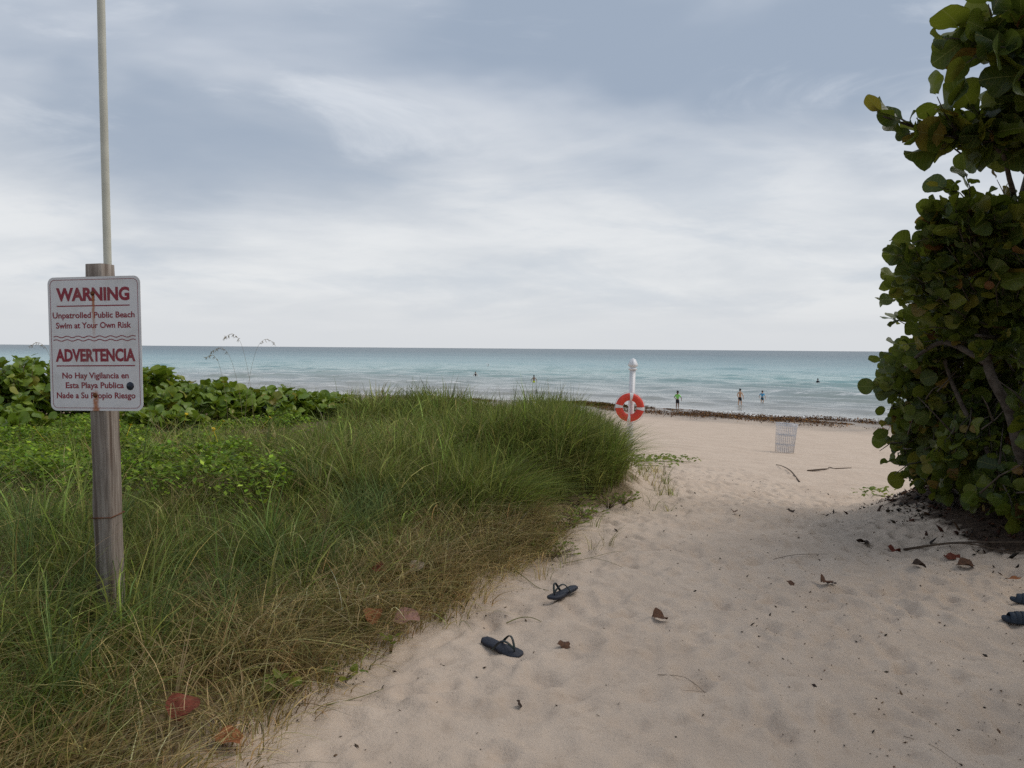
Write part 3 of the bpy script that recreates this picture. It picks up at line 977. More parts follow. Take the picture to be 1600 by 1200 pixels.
# the bough that reaches out over the path
for p0, p1, n, s in [
    ((2.62, 5.5, 3.08), (2.40, 5.48, 3.16), 2, (0.13, 0.17)),
    ((2.75, 5.5, 3.03), (2.66, 5.45, 3.00), 2, (0.12, 0.16)),
    ((2.95, 5.5, 3.00), (2.72, 5.40, 3.24), 4, (0.15, 0.22)),
    ((3.05, 5.55, 2.98), (2.80, 5.50, 2.93), 4, (0.13, 0.20)),
    ((3.15, 5.55, 2.97), (2.95, 5.40, 3.18), 6, (0.16, 0.23)),
    ((3.25, 5.6, 2.95), (3.02, 5.35, 3.02), 6, (0.16, 0.23)),
    ((3.35, 5.7, 2.96), (3.10, 5.50, 2.95), 6, (0.15, 0.22)),
    ((3.45, 5.8, 2.88), (3.25, 5.45, 3.12), 7, (0.16, 0.23)),
    ((3.55, 5.9, 2.88), (3.40, 5.60, 2.94), 7, (0.15, 0.22)),
    ((3.6, 5.9, 2.86), (3.35, 5.80, 3.10), 6, (0.15, 0.22)),
    ((3.3, 5.6, 2.95), (3.00, 5.55, 3.12), 7, (0.15, 0.22)), ((3.3, 5.6, 2.98), (3.05, 5.45, 2.97), 6, (0.15, 0.22)), ((3.6, 5.8, 2.95), (3.30, 5.60, 3.02), 8, (0.15, 0.22)), ((3.7, 5.9, 2.9), (3.5, 5.6, 3.15), 7, (0.15, 0.22)), ((3.1, 5.55, 2.98), (2.88, 5.5, 3.06), 6, (0.14, 0.2)),
]:
    cw.twig(p0, p1, n, s, 0.007)
# top bough at the upper corner
for p0, p1, n in [((2.95, 5.1, 3.5), (2.55, 5.0, 3.46), 5), ((2.95, 5.1, 3.5), (2.66, 4.95, 3.30), 5), ((3.0, 5.1, 3.5), (2.75, 4.9, 3.62), 6), ((3.1, 5.2, 3.48), (2.85, 4.95, 3.34), 6),
                  ((3.2, 5.25, 3.46), (3.0, 5.0, 3.22), 6), ((3.3, 5.3, 3.45), (3.05, 5.0, 3.70), 7), ((3.3, 5.3, 3.45), (3.1, 5.1, 3.45), 7), ((3.15, 5.3, 3.42), (2.8, 5.1, 3.44), 8), ((3.2, 5.3, 3.5), (2.7, 5.1, 3.56), 8), ((3.4, 5.4, 3.4), (3.15, 5.1, 3.30), 8), ((3.4, 5.4, 3.5), (3.15, 5.2, 3.6), 8), ((3.5, 5.4, 3.2), (3.2, 5.2, 3.15), 6)]:
    cw.twig(p0, p1, n, (0.15, 0.23), 0.007)
for c_, r_, nt, og in [((3.18, 5.5, 3.06), (0.26, 0.18, 0.09), 8, (3.7, 5.9, 2.95)), ((3.45, 5.6, 3.08), (0.22, 0.25, 0.11), 10, (3.9, 6.2, 2.9)), ((2.98, 5.05, 3.45), (0.25, 0.15, 0.16), 14, (3.5, 5.4, 3.4)), ((3.2, 5.1, 3.5), (0.25, 0.2, 0.22), 18, (3.6, 5.5, 3.4)), ((3.25, 5.2, 3.25), (0.2, 0.2, 0.12), 10, (3.6, 5.5, 3.3))]:
    cw.cluster(c_, r_, nt, og, (0.13, 0.22), 5)
O = (4.6, 7.6, 1.8)
CL = [
    ((3.52, 6.45, 2.58), (0.32, 0.35, 0.24), 26), ((3.36, 6.8, 2.36), (0.20, 0.30, 0.16), 14), ((3.85, 6.6, 2.45), (0.38, 0.40, 0.35), 34), ((3.50, 7.0, 2.15), (0.26, 0.35, 0.22), 22),
    ((4.15, 6.7, 2.3), (0.35, 0.45, 0.45), 34), ((3.88, 7.3, 1.85), (0.26, 0.35, 0.22), 24), ((3.92, 7.8, 1.55), (0.24, 0.38, 0.22), 24), ((3.98, 8.35, 1.30), (0.20, 0.30, 0.16), 16),
    ((4.20, 8.3, 1.02), (0.22, 0.35, 0.22), 18), ((4.42, 8.9, 0.62), (0.22, 0.30, 0.20), 14), ((4.52, 8.7, 0.42), (0.28, 0.32, 0.20), 14), ((4.25, 7.9, 1.55), (0.40, 0.5, 0.40), 34),
    ((4.45, 7.9, 0.95), (0.38, 0.45, 0.35), 26), ((4.6, 7.5, 2.4), (0.6, 0.6, 0.6), 46), ((4.75, 7.6, 1.5), (0.5, 0.5, 0.5), 34), ((4.85, 7.9, 0.7), (0.5, 0.5, 0.4), 30),
    ((4.9, 9.2, 1.2), (0.8, 0.8, 0.7), 56), ((5.3, 9.6, 2.2), (1.0, 0.9, 0.8), 66), ((5.2, 8.8, 0.5), (0.7, 0.7, 0.4), 36), ((5.0, 8.5, 2.6), (0.7, 0.8, 0.6), 46),
    ((5.6, 7.6, 1.2), (0.7, 0.8, 0.9), 40), ((5.5, 7.2, 2.8), (0.8, 0.9, 0.8), 50), ((4.6, 6.4, 3.5), (0.7, 0.8, 0.5), 44), ((3.9, 5.9, 3.55), (0.5, 0.6, 0.35), 30), ((4.5, 6.4, 3.0), (0.3, 0.5, 0.2), 14),
    ((5.3, 6.4, 4.2), (0.9, 0.9, 0.5), 40), ((5.9, 9.0, 1.0), (0.9, 0.9, 0.8), 40), ((4.5, 8.4, 2.0), (0.4, 0.5, 0.4), 30), ((4.15, 8.6, 1.4), (0.25, 0.3, 0.3), 16),
    ((3.42, 6.4, 2.66), (0.26, 0.28, 0.10), 13), ((3.80, 6.5, 2.60), (0.34, 0.35, 0.14), 20), ((4.15, 6.5, 2.6), (0.3, 0.35, 0.22), 22), ((4.40, 9.0, 0.50), (0.20, 0.25, 0.16), 12), ((4.42, 8.6, 0.30), (0.25, 0.30, 0.14), 14), ((4.42, 7.5, 0.30), (0.25, 0.25, 0.12), 14), ((4.45, 6.95, 0.28), (0.25, 0.25, 0.12), 14), ((4.5, 6.5, 0.30), (0.22, 0.25, 0.14), 12), ((4.15, 8.7, 0.85), (0.2, 0.25, 0.18), 12), ((4.2, 7.6, 0.62), (0.35, 0.35, 0.25), 20), ((4.3, 7.1, 0.42), (0.30, 0.30, 0.18), 16),
    ((4.1, 6.9, 1.75), (0.3, 0.3, 0.35), 18), ((4.35, 6.8, 1.15), (0.22, 0.25, 0.22), 10), ((4.45, 8.3, 0.30), (0.35, 0.35, 0.15), 12), ((4.3, 8.0, 1.15), (0.35, 0.4, 0.35), 26), ((4.75, 8.6, 1.0), (0.6, 0.5, 0.6), 40),
    ((6.2, 10.2, 1.2), (0.9, 0.9, 0.9), 40), ((5.0, 7.0, 0.55), (0.45, 0.4, 0.3), 16),
]
for c_, r_, nt in CL:
    cw.cluster(c_, r_, int(nt * 1.2), O, (0.085, 0.160))

# loose sprays that break the outline on the side of the path
for p0, p1, nl in [((3.6, 6.6, 2.5), (3.16, 6.6, 2.46), 5), ((3.7, 6.8, 2.3), (3.18, 6.9, 2.40), 5), ((3.6, 7.0, 2.2), (3.30, 7.0, 2.12), 4), ((3.8, 7.3, 1.95), (3.48, 7.3, 2.02), 4), ((3.9, 7.6, 1.7), (3.58, 7.6, 1.66), 5), ((4.0, 8.1, 1.45), (3.66, 8.2, 1.50), 5),
                   ((4.1, 8.4, 1.3), (3.74, 8.5, 1.24), 6), ((4.2, 8.4, 1.05), (3.86, 8.5, 1.00), 5), ((4.2, 8.4, 0.95), (3.92, 8.6, 0.86), 5), ((4.4, 8.8, 0.6), (4.10, 9.0, 0.60), 5), ((4.5, 8.8, 0.45), (4.14, 9.0, 0.40), 6), ((4.5, 8.7, 0.35), (4.22, 8.8, 0.24), 5),
                   ((3.6, 6.5, 2.7), (3.26, 6.4, 2.86), 5), ((3.5, 6.4, 2.7), (3.40, 6.3, 2.95), 4), ((3.9, 6.5, 2.6), (3.70, 6.4, 2.92), 5), ((4.45, 7.9, 0.4), (4.16, 7.8, 0.34), 5), ((4.4, 7.3, 0.35), (4.12, 7.2, 0.30), 4), ((3.85, 7.2, 1.8), (3.52, 7.2, 1.80), 4)]:
    cw.twig(p0, p1, nl, (0.10, 0.17), 0.006)
bt_ = random.Random(77)
for k in range(46):
    a_ = Vector((bt_.uniform(3.7, 4.6), bt_.uniform(6.6, 8.6), bt_.uniform(0.4, 2.6)))
    d_ = Vector((bt_.uniform(-0.45, 0.15), bt_.uniform(-0.5, 0.1), bt_.uniform(-0.1, 0.4)))
    cw.twigs.tube([a_, a_ + d_ * 0.5 + Vector((0, 0, bt_.uniform(-.05, .05))), a_ + d_], [0.009, 0.006, 0.003], 5)
cw.cluster((2.80, 5.48, 3.06), (0.14, 0.12, 0.08), 9, (3.3, 5.7, 2.98), (0.12, 0.20), 4)
for p0, p1, nl in [((2.72, 5.5, 3.05), (2.50, 5.46, 3.12), 3), ((2.8, 5.5, 3.02), (2.56, 5.48, 3.02), 3)]:
    cw.twig(p0, p1, nl, (0.11, 0.17), 0.006)


def rank_tree(p):
    u = p.x / p.y
    off = 0 if u < 0.63 else 50
    return off + p.y + 0.9 * p.x - 0.15 * p.z


cw.finish(tree, 300, rank_tree)

# a second tree of the same kind, just out of the picture, whose crown shades the near right of the path
TB2 = (5.6, 2.4, G(5.6, 2.4) - 0.05)
tree2 = tag(empty('sea_grape_tree', TB2), 'sea grape tree standing out of view beside the path and shading it', 'tree')
tr = MB()
limb(tr, [TB2, (5.4, 2.5, 0.9), (5.1, 2.7, 1.8), (4.8, 2.9, 2.6), (4.5, 3.2, 3.4)], 0.10, 0.03, 8)
limb(tr, [(5.4, 2.5, 0.9), (5.7, 3.2, 1.8), (5.6, 4.0, 2.7), (5.4, 4.6, 3.4)], 0.07, 0.02, 8)
shift(tr, TB2).build('trunk', M_bark, tree2, True)
c2 = Crown(9)
for c_, r_, nt in [((4.3, 3.1, 3.4), (1.1, 1.0, 0.5), 130), ((3.6, 1.2, 3.5), (1.3, 1.0, 0.5), 130), ((3.2, -0.6, 3.4), (1.6, 1.0, 0.6), 130), ((5.2, 4.2, 3.3), (1.0, 1.0, 0.7), 110), ((5.8, 2.4, 3.0), (1.1, 1.2, 0.8), 70), ((5.4, 3.4, 1.9), (0.8, 1.0, 0.7), 50), ((5.9, 4.6, 1.6), (0.8, 0.9, 1.0), 50), ((5.6, 1.2, 2.6), (1.0, 1.0, 0.9), 50)]:
    c2.cluster(c_, r_, nt, (5.5, 3.0, 2.0), (0.13, 0.21))
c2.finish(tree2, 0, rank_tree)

# ------------------------------------------------------------------ warning sign on its wooden post
def wood_material():
    m = bpy.data.materials.new('weathered_wood')
    m.use_nodes = True
    t = NT(m.node_tree)
    oc = t.n('ShaderNodeTexCoord').outputs['Object']
    st = t.n('ShaderNodeMapping', ins={0: oc, 'Scale': (1.0, 1.0, 0.055)})
    g1 = t.noise(st.outputs[0], 55.0, 6.0, 0.7, 0.4)
    g2 = t.noise(st.outputs[0], 14.0, 4.0, 0.6, 0.8)
    c = t.mix(t.smooth(g1, 0.32, 0.68), (0.175, 0.140, 0.115), (0.345, 0.300, 0.260))
    c = t.mix(t.math('MULTIPLY', t.smooth(g2, 0.47, 0.62), 0.85), c, (0.095, 0.064, 0.048))
    c = t.mix(t.math('MULTIPLY', t.smooth(t.noise(oc, 3.0, 4.0), 0.45, 0.7), 0.35), c, (0.26, 0.24, 0.215))
    bs = t.n('ShaderNodeBsdfPrincipled', ins={'Base Color': c, 'Roughness': 0.88, 'Specular IOR Level': 0.15})
    t.set(bs, 'Normal', t.n('ShaderNodeBump', ins={'Strength': 0.8, 'Distance': 0.006, 'Height': t.math('SUBTRACT', g1, g2)}).outputs[0])
    t.n('ShaderNodeOutputMaterial', ins={0: bs.outputs[0]})
    return m


def rusty(name, color, rough=0.45):
    """painted sheet stained by rust that runs down from the two bolts"""
    m = bpy.data.materials.new(name)
    m.use_nodes = True
    t = NT(m.node_tree)
    oc = t.n('ShaderNodeTexCoord').outputs['Object']
    s = t.n('ShaderNodeSeparateXYZ', ins={0: oc})
    wob = t.math('MULTIPLY', t.math('SUBTRACT', t.noise(t.n('ShaderNodeMapping', ins={0: oc, 'Scale': (1, 1, 0.6)}).outputs[0], 26.0, 4.0), 0.5), 0.022)
    dx = t.math('ABSOLUTE', t.math('ADD', t.math('SUBTRACT', s.outputs[0], -0.003), wob))
    z = s.outputs[2]
    up = t.math('MULTIPLY', t.math('MULTIPLY', t.smooth(dx, 0.011, 0.003), t.smooth(z, 0.235, 0.222)), t.smooth(z, -0.03, 0.20))
    low = t.math('MULTIPLY', t.smooth(dx, 0.020, 0.004), t.smooth(z, -0.205, -0.235))
    spot = t.math('MULTIPLY', t.smooth(dx, 0.030, 0.008), t.smooth(z, -0.285, -0.303))
    r = t.math('MAXIMUM', t.math('MAXIMUM', up, low), spot)
    r = t.math('MULTIPLY', r, t.smooth(t.noise(oc, 70.0, 4.0, 0.7), 0.22, 0.52))
    dirt = t.smooth(t.noise(oc, 9.0, 5.0, 0.6), 0.45, 0.75)
    c = t.mix(t.math('MULTIPLY', dirt, 0.22), color, (0.30, 0.27, 0.22))
    c = t.mix(t.math('MULTIPLY', r, 0.92), c, (0.40, 0.125, 0.030))
    bs = t.n('ShaderNodeBsdfPrincipled', ins={'Base Color': c, 'Roughness': rough, 'Specular IOR Level': 0.35})
    t.n('ShaderNodeOutputMaterial', ins={0: bs.outputs[0]})
    return m


M_wood = wood_material()
M_panel = rusty('sign_white', (0.70, 0.69, 0.70))
M_red = rusty('sign_red', (0.27, 0.026, 0.045))
M_rust = material('rusted_steel', (0.20, 0.075, 0.03), 0.85, 0.2, (0.09, 0.04, 0.025), 60.0)
M_navy = material('navy_sticker', (0.012, 0.016, 0.03), 0.4, 0.4, (0.03, 0.04, 0.06), 40.0)
M_back = material('bare_aluminium', (0.45, 0.45, 0.46), 0.4, 0.5, metal=0.7)

SX0, SY0 = -1.884, 3.866
SZ0 = G(SX0, SY0) - 0.02
sign = tag(empty('warning_sign', (SX0, SY0, SZ0), (0, R(-1.3), R(-10))), 'white and red bilingual beach warning sign on a weathered square wooden post', 'sign')
PH = 1.975 - SZ0                     # height of the post
post = MB()
hw = 0.0475
prev = None
rings = 26
rr = random.Random(3)
vs, fs = [], []
for i in range(rings + 1):
    f = i / rings
    z = -0.35 + (PH + 0.35) * f
    ring = []
    b = 0.010
    for sx, sy in ((-1, -1), (1, -1), (1, 1), (-1, 1)):
        for q in (0, 1):
            a_, c_ = (hw - b, hw) if (q == 0) == ((sx * sy) < 0) else (hw, hw - b)
            j = rr.uniform(-0.0016, 0.0016)
            kn = 0.007 * math.exp(-((z - 0.58) / 0.06) ** 2) if sx < 0 else 0
            ring.append((sx * (a_ + j + kn), sy * (c_ + rr.uniform(-0.0014, 0.0014)), z))
    vs += ring
    if i:
        for k in range(8):
            k2 = (k + 1) % 8
            fs.append(((i - 1) * 8 + k, (i - 1) * 8 + k2, i * 8 + k2, i * 8 + k))
top = len(vs)
vs.append((0, 0, PH + 0.004))
for k in range(8):
    fs.append((rings * 8 + k, rings * 8 + (k + 1) % 8, top))
post.add(vs, fs)
post.build('post', M_wood, sign)
wire = MB()
zw = 0.795 - SZ0
e = hw + 0.003
wire.tube([(-e, -e, zw), (e, -e, zw + 0.004), (e, e, zw + 0.014), (-e, e, zw + 0.008), (-e, -e, zw)], 0.0028, 6)
wire.build('wire_band', M_rust, sign, True)

PW, PHH, PT = 0.474, 0.618, 0.0025


def rounded(wd, ht, r, n=6):
    out = []
    for cx_, cz_, a0 in ((wd / 2 - r, ht / 2 - r, 0), (-wd / 2 + r, ht / 2 - r, 90), (-wd / 2 + r, -ht / 2 + r, 180), (wd / 2 - r, -ht / 2 + r, 270)):
        for k in range(n + 1):
            a = R(a0 + 90 * k / n)
            out.append((cx_ + r * math.cos(a), cz_ + r * math.sin(a)))
    return out


panel_loc = (0.0, -hw - 0.006, 1.606 - SZ0)
bm = bmesh.new()
ol = rounded(PW, PHH, 0.032)
f = bm.faces.new([bm.verts.new((x_, 0, z_)) for x_, z_ in ol])
ext = bmesh.ops.extrude_face_region(bm, geom=[f])
bmesh.ops.translate(bm, verts=[v for v in ext['geom'] if isinstance(v, bmesh.types.BMVert)], vec=(0, PT, 0))
bmesh.ops.recalc_face_normals(bm, faces=bm.faces)
pm = bpy.data.meshes.new('panel')
bm.to_mesh(pm); bm.free()
pm.materials.append(M_panel)
panel = link(bpy.data.objects.new('panel', pm), sign)
panel.location = panel_loc
panel.rotation_euler = (0, R(0.4), 0)


def strip(name, pts, wd, closed=False, y=-0.0008):
    """flat printed line along points in the panel's plane"""
    mb = MB()
    n = len(pts)
    L = []
    for i, p in enumerate(pts):
        a = Vector(pts[(i - 1) % n] if closed else pts[max(i - 1, 0)])
        b = Vector(pts[(i + 1) % n] if closed else pts[min(i + 1, n - 1)])
        d = (b - a).normalized()
        nx, nz = -d.y, d.x
        L += [(p[0] + nx * wd / 2, y, p[1] + nz * wd / 2), (p[0] - nx * wd / 2, y, p[1] - nz * wd / 2)]
    F_ = [(2 * i, 2 * i + 1, 2 * ((i + 1) % n) + 1, 2 * ((i + 1) % n)) for i in range(n if closed else n - 1)]
    mb.add(L, F_)
    return mb.build(name, M_red, panel)


strip('border', rounded(PW - 0.026, PHH - 0.026, 0.024), 0.0022, True)
fx = lambda u: (u - 0.5) * PW
fz = lambda v: (0.5 - v) * PHH
strip('underline', [(fx(0.095), fz(0.216)), (fx(0.885), fz(0.216))], 0.0052)
strip('underline', [(fx(0.075), fz(0.663)), (fx(0.925), fz(0.663))], 0.0052)
for v in (0.446, 0.472):
    pts = [(fx(0.05 + 0.89 * k / 90), fz(v) + 0.0035 * math.sin(2 * math.pi * 7.5 * k / 90)) for k in range(91)]
    strip('wavy_line', pts, 0.0038)


def lettering(text, u0, u1, vtop, vbase, bold):
    def raw(s):
        cu = bpy.data.curves.new('lettering', 'FONT')
        cu.body = s
        cu.offset = bold
        cu.resolution_u = 3
        o = bpy.data.objects.new('lettering', cu)
        COL.objects.link(o)
        dg = bpy.context.evaluated_depsgraph_get()
        me = bpy.data.meshes.new_from_object(o.evaluated_get(dg))
        bpy.data.objects.remove(o)
        v = np.empty(len(me.vertices) * 3, dtype=np.float32)
        me.vertices.foreach_get('co', v)
        return me, v.reshape(-1, 3)
    mh, vh = raw('H')
    cap = vh[:, 1].max() - vh[:, 1].min()
    me, v = raw(text)
    x0, x1 = v[:, 0].min(), v[:, 0].max()
    sx = (fx(u1) - fx(u0)) / (x1 - x0)
    sz = (vbase - vtop) * PHH / cap
    out = np.stack([fx(u0) + (v[:, 0] - x0) * sx, np.full(len(v), -0.0008), fz(vbase) + (v[:, 1] - vh[:, 1].min()) * sz], -1).astype(np.float32)
    me.vertices.foreach_set('co', out.ravel())
    me.update()
    me.materials.clear()
    me.materials.append(M_red)
    o = link(bpy.data.objects.new('lettering', me), panel)
    return o


lettering('WARNING', 0.092, 0.885, 0.080, 0.180, 0.044)
lettering('Unpatrolled Public Beach', 0.048, 0.935, 0.262, 0.307, 0.023)
lettering('Swim at Your Own Risk', 0.082, 0.895, 0.338, 0.383, 0.023)
lettering('ADVERTENCIA', 0.068, 0.932, 0.536, 0.632, 0.044)
lettering('No Hay Vigilancia en', 0.135, 0.855, 0.713, 0.758, 0.023)
lettering('Esta Playa Publica', 0.170, 0.800, 0.786, 0.831, 0.023)
lettering('Nade a Su Propio Riesgo', 0.068, 0.922, 0.862, 0.907, 0.023)
stk = MB()
stk.lathe([(0.0001, 0.0010), (0.019, 0.0010), (0.019, 0.0002)], 20)
stk.build('sticker', M_navy, panel, rot=(R(90), 0, 0), loc=(fx(0.868), 0.0, fz(0.815)))
for v in (0.125, 0.884):
    bt = MB()
    bt.lathe([(0.0001, 0.0065), (0.0045, 0.006), (0.0065, 0.004), (0.007, 0.002), (0.011, 0.0016), (0.011, 0.0)], 12)
    bt.build('bolt', M_rust, panel, True, rot=(R(90), 0, 0), loc=(fx(0.49), -0.0012, fz(v)))

# ---- slim white pole behind the sign post
M_pole = material('aged_white_plastic', (0.60, 0.59, 0.50), 0.45, 0.4, (0.50, 0.49, 0.41), 5.0)
pz = G(-1.83, 3.955) - 0.3
pole = MB()
pole.tube([(0, 0, 0), (0, 0, 1.6), (0, 0, 3.0), (0.004, 0, 4.2), (0.012, 0, 5.2)], 0.0180, 14)
po = pole.build('flag_pole', M_pole, None, True, loc=(-1.900, 3.955, pz), rot=(0, R(-0.75), 0))
tag(po, 'slim off-white pole rising behind the top of the sign post', 'pole')

# ------------------------------------------------------------------ rescue post with its lifebuoy
M_vinyl = material('white_vinyl', (0.78, 0.78, 0.79), 0.4, 0.4, (0.70, 0.70, 0.70), 3.0)
M_ring = material('orange_red_plastic', (0.70, 0.062, 0.032), 0.45, 0.35, (0.58, 0.05, 0.03), 9.0)
M_white = material('white_strap', (0.76, 0.74, 0.73), 0.7, 0.2, (0.62, 0.60, 0.58), 20.0)
M_black = material('black_plastic', (0.02, 0.02, 0.022), 0.5, 0.4)
BX, BY = 2.93, 20.5
BZ = G(BX, BY) - 0.05
TOP = 1.385 - BZ
lp = tag(empty('lifebuoy_post', (BX, BY, BZ), (0, R(2.1), R(30))), 'leaning white square post with pointed cap at the top of the beach', 'post')
shaft = MB()
q = 0.052
for (z0, z1, w0) in ((0.0, TOP - 0.30, q),):
    shaft.box((-w0, -w0, z0), (w0, w0, z1))
shaft.build('shaft', M_vinyl, lp)
capm = MB()
prof = [(0.0525, TOP - 0.30), (0.080, TOP - 0.285), (0.080, TOP - 0.260), (0.054, TOP - 0.245), (0.054, TOP - 0.215), (0.086, TOP - 0.195), (0.084, TOP - 0.15), (0.064, TOP - 0.085), (0.040, TOP - 0.030), (0.005, TOP)]
V_, F_ = [], []
for r_, z_ in prof:
    V_ += [(-r_, -r_, z_), (r_, -r_, z_), (r_, r_, z_), (-r_, r_, z_)]
for i in range(len(prof) - 1):
    for k in range(4):
        F_.append((i * 4 + k, i * 4 + (k + 1) % 4, (i + 1) * 4 + (k + 1) % 4, (i + 1) * 4 + k))
F_.append((len(V_) - 4, len(V_) - 3, len(V_) - 2, len(V_) - 1))
capm.add(V_, F_)
capm.build('cap', M_vinyl, lp)
hook = MB()
hook.box((q - 0.002, -0.02, TOP - 0.50), (q + 0.012, 0.02, TOP - 0.42))
hook.build('plate', M_black, lp)
peg = MB()
zp = 0.45 - BZ
peg.tube([(0, -q + 0.004, zp), (0.03, -q - 0.10, zp), (0.04, -q - 0.16, zp + 0.03)], 0.011, 8)
peg.build('peg', M_vinyl, lp, True)

RING_R, RING_r = 0.262, 0.092
ring = tag(empty('lifebuoy', (BX - 0.03, BY - 0.20, 0.175), (R(90), R(6), 0)), 'orange red lifebuoy with white bands hanging on the white post', 'lifebuoy')


def torus(R0, r0, a0, a1, n, m):
    V_, F_ = [], []
    full = abs(a1 - a0 - 2 * math.pi) < 1e-6
    cols = n if full else n + 1
    for i in range(cols):
        a = a0 + (a1 - a0) * i / n
        for k in range(m):
            b = 2 * math.pi * k / m
            rr_ = R0 + r0 * math.cos(b)
            V_.append((rr_ * math.cos(a), rr_ * math.sin(a), r0 * 0.82 * math.sin(b)))
    for i in range(n):
        i2 = (i + 1) % cols
        for k in range(m):
            k2 = (k + 1) % m
            F_.append((i * m + k, i2 * m + k, i2 * m + k2, i * m + k2))
    mb = MB()
    mb.add(V_, F_)
    return mb


torus(RING_R, RING_r, 0, 2 * math.pi, 48, 16).build('ring', M_ring, ring, True)
for k in range(4):
    a = math.pi / 2 * k
    torus(RING_R, RING_r + 0.004, a - 0.13, a + 0.13, 4, 16).build('band', M_white, ring, True)
    rope = MB()
    pts = [((RING_R + RING_r + 0.012 + 0.02 * math.sin(math.pi * u / 10)) * math.cos(a + math.pi / 2 * u / 10), (RING_R + RING_r + 0.012 + 0.02 * math.sin(math.pi * u / 10)) * math.sin(a + math.pi / 2 * u / 10), 0.0) for u in range(11)]
    rope.tube(pts, 0.006, 6)
    rope.build('rope', M_white, ring, True)

# ------------------------------------------------------------------ wire litter basket
M_wire = material('galvanised_wire', (0.46, 0.47, 0.50), 0.5, 0.4, metal=0.35)
liner = bpy.data.materials.new('clear_liner')
liner.use_nodes = True
t = NT(liner.node_tree)
df = t.n('ShaderNodeBsdfPrincipled', ins={'Base Color': (0.62, 0.64, 0.68, 1), 'Roughness': 0.35})
tp = t.n('ShaderNodeBsdfTransparent')
fold = t.smooth(t.noise(t.n('ShaderNodeTexCoord').outputs['Object'], 7.0, 4.0), 0.35, 0.7)
mxs = t.n('ShaderNodeMixShader', ins={0: t.math('ADD', 0.08, t.math('MULTIPLY', fold, 0.28)), 1: tp.outputs[0], 2: df.outputs[0]})
t.n('ShaderNodeOutputMaterial', ins={0: mxs.outputs[0]})
KX, KY = 8.39, 25.35
lb = tag(empty('litter_bin', (KX, KY, G(KX, KY) - 0.04), (R(-2), R(4.5), 0)), 'tilted pale wire litter basket with clear liner standing on the beach', 'litter bin')
hb, r0b, r1b = 0.94, 0.27, 0.315
for f in (0.02, 0.30, 0.62, 1.0):
    hp = MB()
    rr_ = r0b + (r1b - r0b) * f
    hp.tube([(rr_ * math.cos(2 * math.pi * k / 24), rr_ * math.sin(2 * math.pi * k / 24), hb * f) for k in range(25)], 0.011 if f in (0.02, 1.0) else 0.009, 6, False)
    hp.build('hoop', M_wire, lb, True)
cg = MB()
for k in range(30):
    a = 2 * math.pi * k / 30
    cg.tube([(r0b * math.cos(a), r0b * math.sin(a), 0.0), (r1b * math.cos(a), r1b * math.sin(a), hb)], 0.0036, 5)
for j in range(1, 12):
    f = j / 12
    rr_ = r0b + (r1b - r0b) * f
    cg.tube([(rr_ * math.cos(2 * math.pi * k / 24), rr_ * math.sin(2 * math.pi * k / 24), hb * f) for k in range(25)], 0.0020, 4, False)
cg.build('wire_cage', M_wire, lb, True)['kind'] = 'stuff'
lnm = MB()
lnm.lathe([(0.001, 0.04), (0.20, 0.05), (r0b - 0.03, 0.10), (r0b - 0.012, 0.45), (r1b - 0.016, hb + 0.005), (r1b + 0.014, hb + 0.012), (r1b + 0.018, hb - 0.10)], 24)
lnm.build('liner', liner, lb, True)


# ------------------------------------------------------------------ footwear left on the sand
def ground_frame(x, y, heading, lift=0.0, pitch=0.0, roll=0.0):
    """matrix at the sand with +Y along the heading (clockwise from straight ahead), tilted to the slope"""
    e_ = 0.09
    n_ = Vector((float(G(x - e_, y) - G(x + e_, y)), float(G(x, y - e_) - G(x, y + e_)), 2 * e_)).normalized()
    d = Vector((math.sin(heading), math.cos(heading), 0))
    d = (d - n_ * d.dot(n_)).normalized()
    x_ = d.cross(n_)
    m = Matrix((x_, d, n_)).transposed().to_4x4()
    return Matrix.Translation((x, y, G(x, y) + lift)) @ m @ Matrix.Rotation(pitch, 4, 'X') @ Matrix.Rotation(roll, 4, 'Y')


M_rubber = material('dark_navy_rubber', (0.016, 0.019, 0.030), 0.55, 0.35, (0.028, 0.030, 0.042), 60.0, 0.3, 300.0)
M_strap = material('black_rubber_strap', (0.014, 0.016, 0.020), 0.45, 0.4, (0.020, 0.035, 0.030), 30.0)
M_slate = material('slate_blue_foam', (0.030, 0.042, 0.060), 0.7, 0.25, (0.030, 0.040, 0.055), 30.0, 0.3, 200.0)
SOLE = [(0.000, 0.135), (0.022, 0.131), (0.040, 0.115), (0.048, 0.085), (0.046, 0.045), (0.037, 0.000), (0.033, -0.045), (0.035, -0.090), (0.028, -0.120), (0.000, -0.134),
        (-0.026, -0.122), (-0.034, -0.092), (-0.032, -0.045), (-0.034, 0.000), (-0.042, 0.045), (-0.044, 0.085), (-0.036, 0.116), (-0.018, 0.131)]


def sole_mesh(th, wide=1.0, curl=0.0):
    mb = MB()
    lay = []
    n = len(SOLE)
    for s, z in ((0.95, 0.0), (1.0, th * 0.25), (1.0, th * 0.8), (0.95, th)):
        lay += [(x_ * s * wide, y_ * s, z + curl * max(0, abs(y_) - 0.05) ** 2 * (1.5 if y_ > 0 else 0.5)) for x_, y_ in SOLE]
    F_ = []
    for l in range(3):
        for k in range(n):
            k2 = (k + 1) % n
            F_.append((l * n + k2, l * n + k, (l + 1) * n + k, (l + 1) * n + k2))
    c0, c1 = len(lay), len(lay) + 1
    lay += [(0, 0, 0), (0, 0, th)]
    for k in range(n):
        k2 = (k + 1) % n
        F_.append((c0, k, k2))
        F_.append((c1, 3 * n + k2, 3 * n + k))
    mb.add(lay, F_)
    return mb


